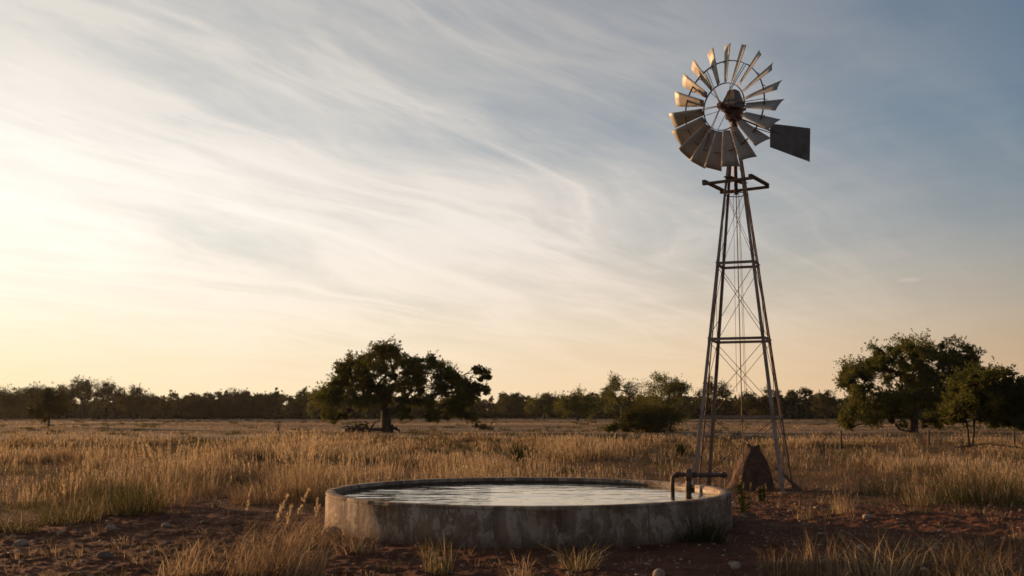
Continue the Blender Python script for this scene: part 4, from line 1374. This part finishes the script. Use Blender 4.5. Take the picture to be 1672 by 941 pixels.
# ------------------------------------------------------------------ light
SAZ, SEL = R(-50.0), R(5.6)
sd = Vector((math.sin(SAZ) * math.cos(SEL), math.cos(SAZ) * math.cos(SEL), math.sin(SEL)))
sl = bpy.data.lights.new('sun', 'SUN'); sl.energy = 5.0; sl.angle = R(0.7); sl.color = (1.0, 0.58, 0.285)
so = bpy.data.objects.new('sun', sl); col.objects.link(so)
so.rotation_euler = (-sd).to_track_quat('-Z', 'Y').to_euler()
so.location = (-30, 30, 20)


def world():
    w = bpy.data.worlds.new('World'); scn.world = w; w.use_nodes = True
    t = w.node_tree; t.nodes.clear()
    N = lambda typ: t.nodes.new(typ)
    lk = t.links.new
    def mth(op, a, b=None, c=None, clamp=False):
        n = N('ShaderNodeMath'); n.operation = op; n.use_clamp = clamp
        for s, v in zip(n.inputs, (a, b, c)):
            if v is None: continue
            if hasattr(v, 'is_linked'): lk(v, s)
            else: s.default_value = v
        return n.outputs[0]
    def ramp(f, stops, interp='EASE'):
        n = N('ShaderNodeValToRGB'); cr = n.color_ramp; cr.interpolation = interp
        while len(cr.elements) < len(stops): cr.elements.new(.5)
        for e, (p, c) in zip(cr.elements, stops):
            e.position = p; e.color = (*c, 1) if not isinstance(c, (int, float)) else (c, c, c, 1)
        lk(f, n.inputs[0]); return n.outputs[0]
    def mix(f, a, b, mode='MIX'):
        n = N('ShaderNodeMix'); n.data_type = 'RGBA'; n.blend_type = mode
        for s, v in ((n.inputs[0], f), (n.inputs[6], a), (n.inputs[7], b)):
            if hasattr(v, 'is_linked'): lk(v, s)
            elif isinstance(v, (int, float)): s.default_value = v
            else: s.default_value = (*v, 1)
        return n.outputs[2]
    tc = N('ShaderNodeTexCoord')
    nv = N('ShaderNodeVectorMath'); nv.operation = 'NORMALIZE'; lk(tc.outputs['Generated'], nv.inputs[0])
    d = nv.outputs[0]
    sx = N('ShaderNodeSeparateXYZ'); lk(d, sx.inputs[0])
    z = mth('MAXIMUM', sx.outputs['Z'], 0.0)
    dt = N('ShaderNodeVectorMath'); dt.operation = 'DOT_PRODUCT'; lk(d, dt.inputs[0]); dt.inputs[1].default_value = sd
    cs = mth('MULTIPLY_ADD', dt.outputs['Value'], 0.5, 0.5)           # 1 at the sun, 0.5 abeam
    sky = N('ShaderNodeTexSky'); sky.sky_type = 'NISHITA'; sky.sun_disc = False
    sky.sun_elevation = SEL; sky.sun_rotation = SAZ; sky.air_density = 1.0; sky.dust_density = 1.6; sky.ozone_density = 1.5; sky.altitude = 200
    # --- cirrus sheet: project the direction on a flat layer high up and bend it with a slow swirl
    iz = mth('ADD', z, 0.09)
    px, py = mth('DIVIDE', sx.outputs['X'], iz), mth('DIVIDE', sx.outputs['Y'], iz)
    cb = N('ShaderNodeCombineXYZ'); lk(px, cb.inputs[0]); lk(py, cb.inputs[1])
    wn = N('ShaderNodeTexNoise'); wn.inputs['Scale'].default_value = 0.85; wn.inputs['Detail'].default_value = 2; lk(cb.outputs[0], wn.inputs[0])
    ws = N('ShaderNodeVectorMath'); ws.operation = 'MULTIPLY_ADD'; lk(wn.outputs['Color'], ws.inputs[0]); ws.inputs[1].default_value = (0.38, 0.34, 0); lk(cb.outputs[0], ws.inputs[2])
    def noise(rot, scl, scale, detail, rough, dist, off=(0, 0, 0)):
        r1 = N('ShaderNodeMapping'); r1.inputs['Rotation'].default_value = (0, 0, rot); lk(ws.outputs[0], r1.inputs[0])
        mp = N('ShaderNodeMapping'); mp.inputs['Scale'].default_value = scl; mp.inputs['Location'].default_value = off
        lk(r1.outputs[0], mp.inputs[0])
        n = N('ShaderNodeTexNoise'); n.inputs['Scale'].default_value = scale; n.inputs['Detail'].default_value = detail
        n.inputs['Roughness'].default_value = rough; n.inputs['Distortion'].default_value = dist
        lk(mp.outputs[0], n.inputs[0]); return n.outputs['Fac']
    def sm(a, b, v):
        n = N('ShaderNodeMapRange'); n.interpolation_type = 'SMOOTHSTEP'; n.inputs[1].default_value = a; n.inputs[2].default_value = b; lk(v, n.inputs[0]); return n.outputs[0]
    broad = noise(R(30), (0.8, 0.6, 1), 1.1, 5, 0.55, 0.3, (3.1, 0.7, 0))
    s_l = noise(R(12), (1.7, 0.52, 1), 1.3, 12, 0.70, 0.18, (1.3, 2.2, 0))
    s_m = noise(R(46), (1.8, 0.46, 1), 1.3, 12, 0.70, 0.18, (4.3, 6.2, 0))
    s_r = noise(R(-46), (1.8, 0.52, 1), 1.2, 12, 0.70, 0.18, (8.3, 3.1, 0))
    wl, wr = sm(-0.75, -0.1, px), sm(0.25, 0.8, px)
    streak = mth('MULTIPLY_ADD', mth('SUBTRACT', s_m, s_l), wl, s_l)
    streak = mth('MULTIPLY_ADD', mth('SUBTRACT', s_r, streak), wr, streak)
    fil = noise(R(38), (1.5, 0.30, 1), 1.1, 9, 0.60, 0.5, (7.7, 1.2, 0))
    ridge = mth('POWER', mth('SUBTRACT', 1.0, mth('ABSOLUTE', mth('MULTIPLY_ADD', fil, 5.0, -2.5)), clamp=True), 2.0)
    tex = mth('ADD', mth('MULTIPLY', broad, 1.15), mth('MULTIPLY', streak, 0.85))       # mean about 1
    tex = mth('ADD', tex, mth('MULTIPLY', ridge, 0.34))
    t01 = ramp(mth('MULTIPLY', tex, 0.5), [(0.34, 0.0), (0.70, 1.0)], 'LINEAR')
    veil = ramp(cs, [(0.0, 0.75), (0.38, 0.65), (0.54, 0.14), (0.62, 0.20), (0.70, 0.46), (0.80, 0.80), (0.88, 0.92), (0.95, 1.05)], 'LINEAR')
    low = ramp(z, [(0.0, 1.0), (0.20, 1.0), (0.36, 0.74), (0.6, 0.5)], 'LINEAR')
    cov = mth('MULTIPLY', mth('MULTIPLY', veil, low), mth('MULTIPLY_ADD', t01, 0.72, 0.58), clamp=True)
    # one small lens of cloud low on the right
    yy = mth('MAXIMUM', sx.outputs['Y'], 0.05)
    lu = mth('MULTIPLY', mth('SUBTRACT', mth('DIVIDE', sx.outputs['X'], yy), 0.3845), 62.0)
    lv = mth('MULTIPLY', mth('SUBTRACT', mth('ADD', mth('DIVIDE', sx.outputs['Z'], yy), mth('MULTIPLY', lu, -0.0009)), 0.1288), 330.0)
    lens = mth('EXPONENT', mth('MULTIPLY', mth('ADD', mth('MULTIPLY', lu, lu), mth('MULTIPLY', lv, lv)), -1.0))
    cov = mth('MAXIMUM', cov, mth('MULTIPLY', lens, 0.75))
    # cirrus lit by the low sun: creamy white near it, grey mauve away from it
    ccol = ramp(cs, [(0.0, (0.25, 0.215, 0.20)), (0.42, (0.29, 0.255, 0.24)), (0.60, (0.45, 0.42, 0.405)), (0.70, (0.565, 0.525, 0.495)), (0.80, (0.69, 0.645, 0.60)), (0.88, (0.82, 0.77, 0.71)), (0.93, (0.93, 0.875, 0.805)), (0.97, (1.04, 0.985, 0.90))], 'LINEAR')
    bril = ramp(z, [(0.0, 1.0), (0.17, 1.0), (0.25, 0.86), (0.33, 0.70), (0.42, 0.62)], 'LINEAR')
    ccol = mix(1.0, ccol, bril, 'MULTIPLY')
    lit = mth('MULTIPLY_ADD', t01, 0.30, 0.82)
    ccol = mix(1.0, ccol, lit, 'MULTIPLY')
    # --- warm dusty air low over the horizon
    hz = ramp(z, [(0.0, 1.0), (0.045, 0.86), (0.10, 0.50), (0.17, 0.18), (0.26, 0.0)], 'LINEAR')
    hcol = ramp(cs, [(0.0, (0.24, 0.205, 0.20)), (0.42, (0.33, 0.265, 0.235)), (0.62, (0.60, 0.415, 0.265)), (0.74, (0.83, 0.61, 0.385)), (0.83, (0.90, 0.70, 0.465)), (0.91, (0.95, 0.775, 0.52)), (0.97, (0.98, 0.80, 0.49))], 'LINEAR')
    hup = ramp(z, [(0.0, (1.0, 0.97, 0.90)), (0.05, (1.0, 1.0, 1.0)), (0.13, (1.03, 1.07, 1.22)), (0.25, (1.03, 1.08, 1.3))], 'LINEAR')
    hcol = mix(1.0, hcol, hup, 'MULTIPLY')
    b1 = N('ShaderNodeBackground'); lk(mix(1.0, sky.outputs[0], (0.68, 0.92, 1.13), 'MULTIPLY'), b1.inputs[0]); b1.inputs[1].default_value = 0.094
    b2 = N('ShaderNodeBackground'); lk(ccol, b2.inputs[0]); b2.inputs[1].default_value = 0.75
    b3 = N('ShaderNodeBackground'); lk(hcol, b3.inputs[0]); b3.inputs[1].default_value = 0.75
    m1 = N('ShaderNodeMixShader'); lk(cov, m1.inputs[0]); lk(b1.outputs[0], m1.inputs[1]); lk(b2.outputs[0], m1.inputs[2])
    m2 = N('ShaderNodeMixShader'); lk(hz, m2.inputs[0]); lk(m1.outputs[0], m2.inputs[1]); lk(b3.outputs[0], m2.inputs[2])
    o = N('ShaderNodeOutputWorld'); lk(m2.outputs[0], o.inputs[0])


world()

# ------------------------------------------------------------------ dusty evening air
def haze():
    m = bpy.data.materials.new('dusty_air'); m.use_nodes = True
    t = m.node_tree; t.nodes.clear()
    o = t.nodes.new('ShaderNodeOutputMaterial'); v = t.nodes.new('ShaderNodeVolumePrincipled')
    v.inputs['Color'].default_value = (0.93, 0.90, 0.86, 1); v.inputs['Density'].default_value = HAZE; v.inputs['Anisotropy'].default_value = 0.45
    t.links.new(v.outputs[0], o.inputs['Volume'])
    mb = MB(); mb.box((0, 0, 6.0), (960, 0, 0), (0, 960, 0), (0, 0, 8.0))
    ob = mb.build('haze', m); tag(ob, kind='stuff')


HAZE = 0.00005
haze()

# ------------------------------------------------------------------ camera and render settings
cam = bpy.data.cameras.new('camera'); co = bpy.data.objects.new('camera', cam); col.objects.link(co)
cam.sensor_width = 36; cam.lens = F / 1672 * 36
cam.clip_start = 0.1; cam.clip_end = 12000
co.location = (0, 0, CAMH); co.rotation_euler = (PI / 2 + PITCH, 0, 0)
cam.dof.use_dof = True; cam.dof.focus_distance = 20; cam.dof.aperture_fstop = 2.4
scn.camera = co
scn.view_settings.view_transform = 'Standard'; scn.view_settings.look = 'None'
scn.view_settings.exposure = 0.50; scn.view_settings.gamma = 1.0
scn.render.engine = 'CYCLES'
scn.cycles.max_bounces = 8; scn.cycles.diffuse_bounces = 5; scn.cycles.glossy_bounces = 3; scn.cycles.transmission_bounces = 5
scn.cycles.use_denoising = True
scn.cycles.denoiser = 'OPENIMAGEDENOISE'
scn.cycles.denoising_input_passes = 'RGB_ALBEDO_NORMAL'
scn.cycles.filter_width = 1.6
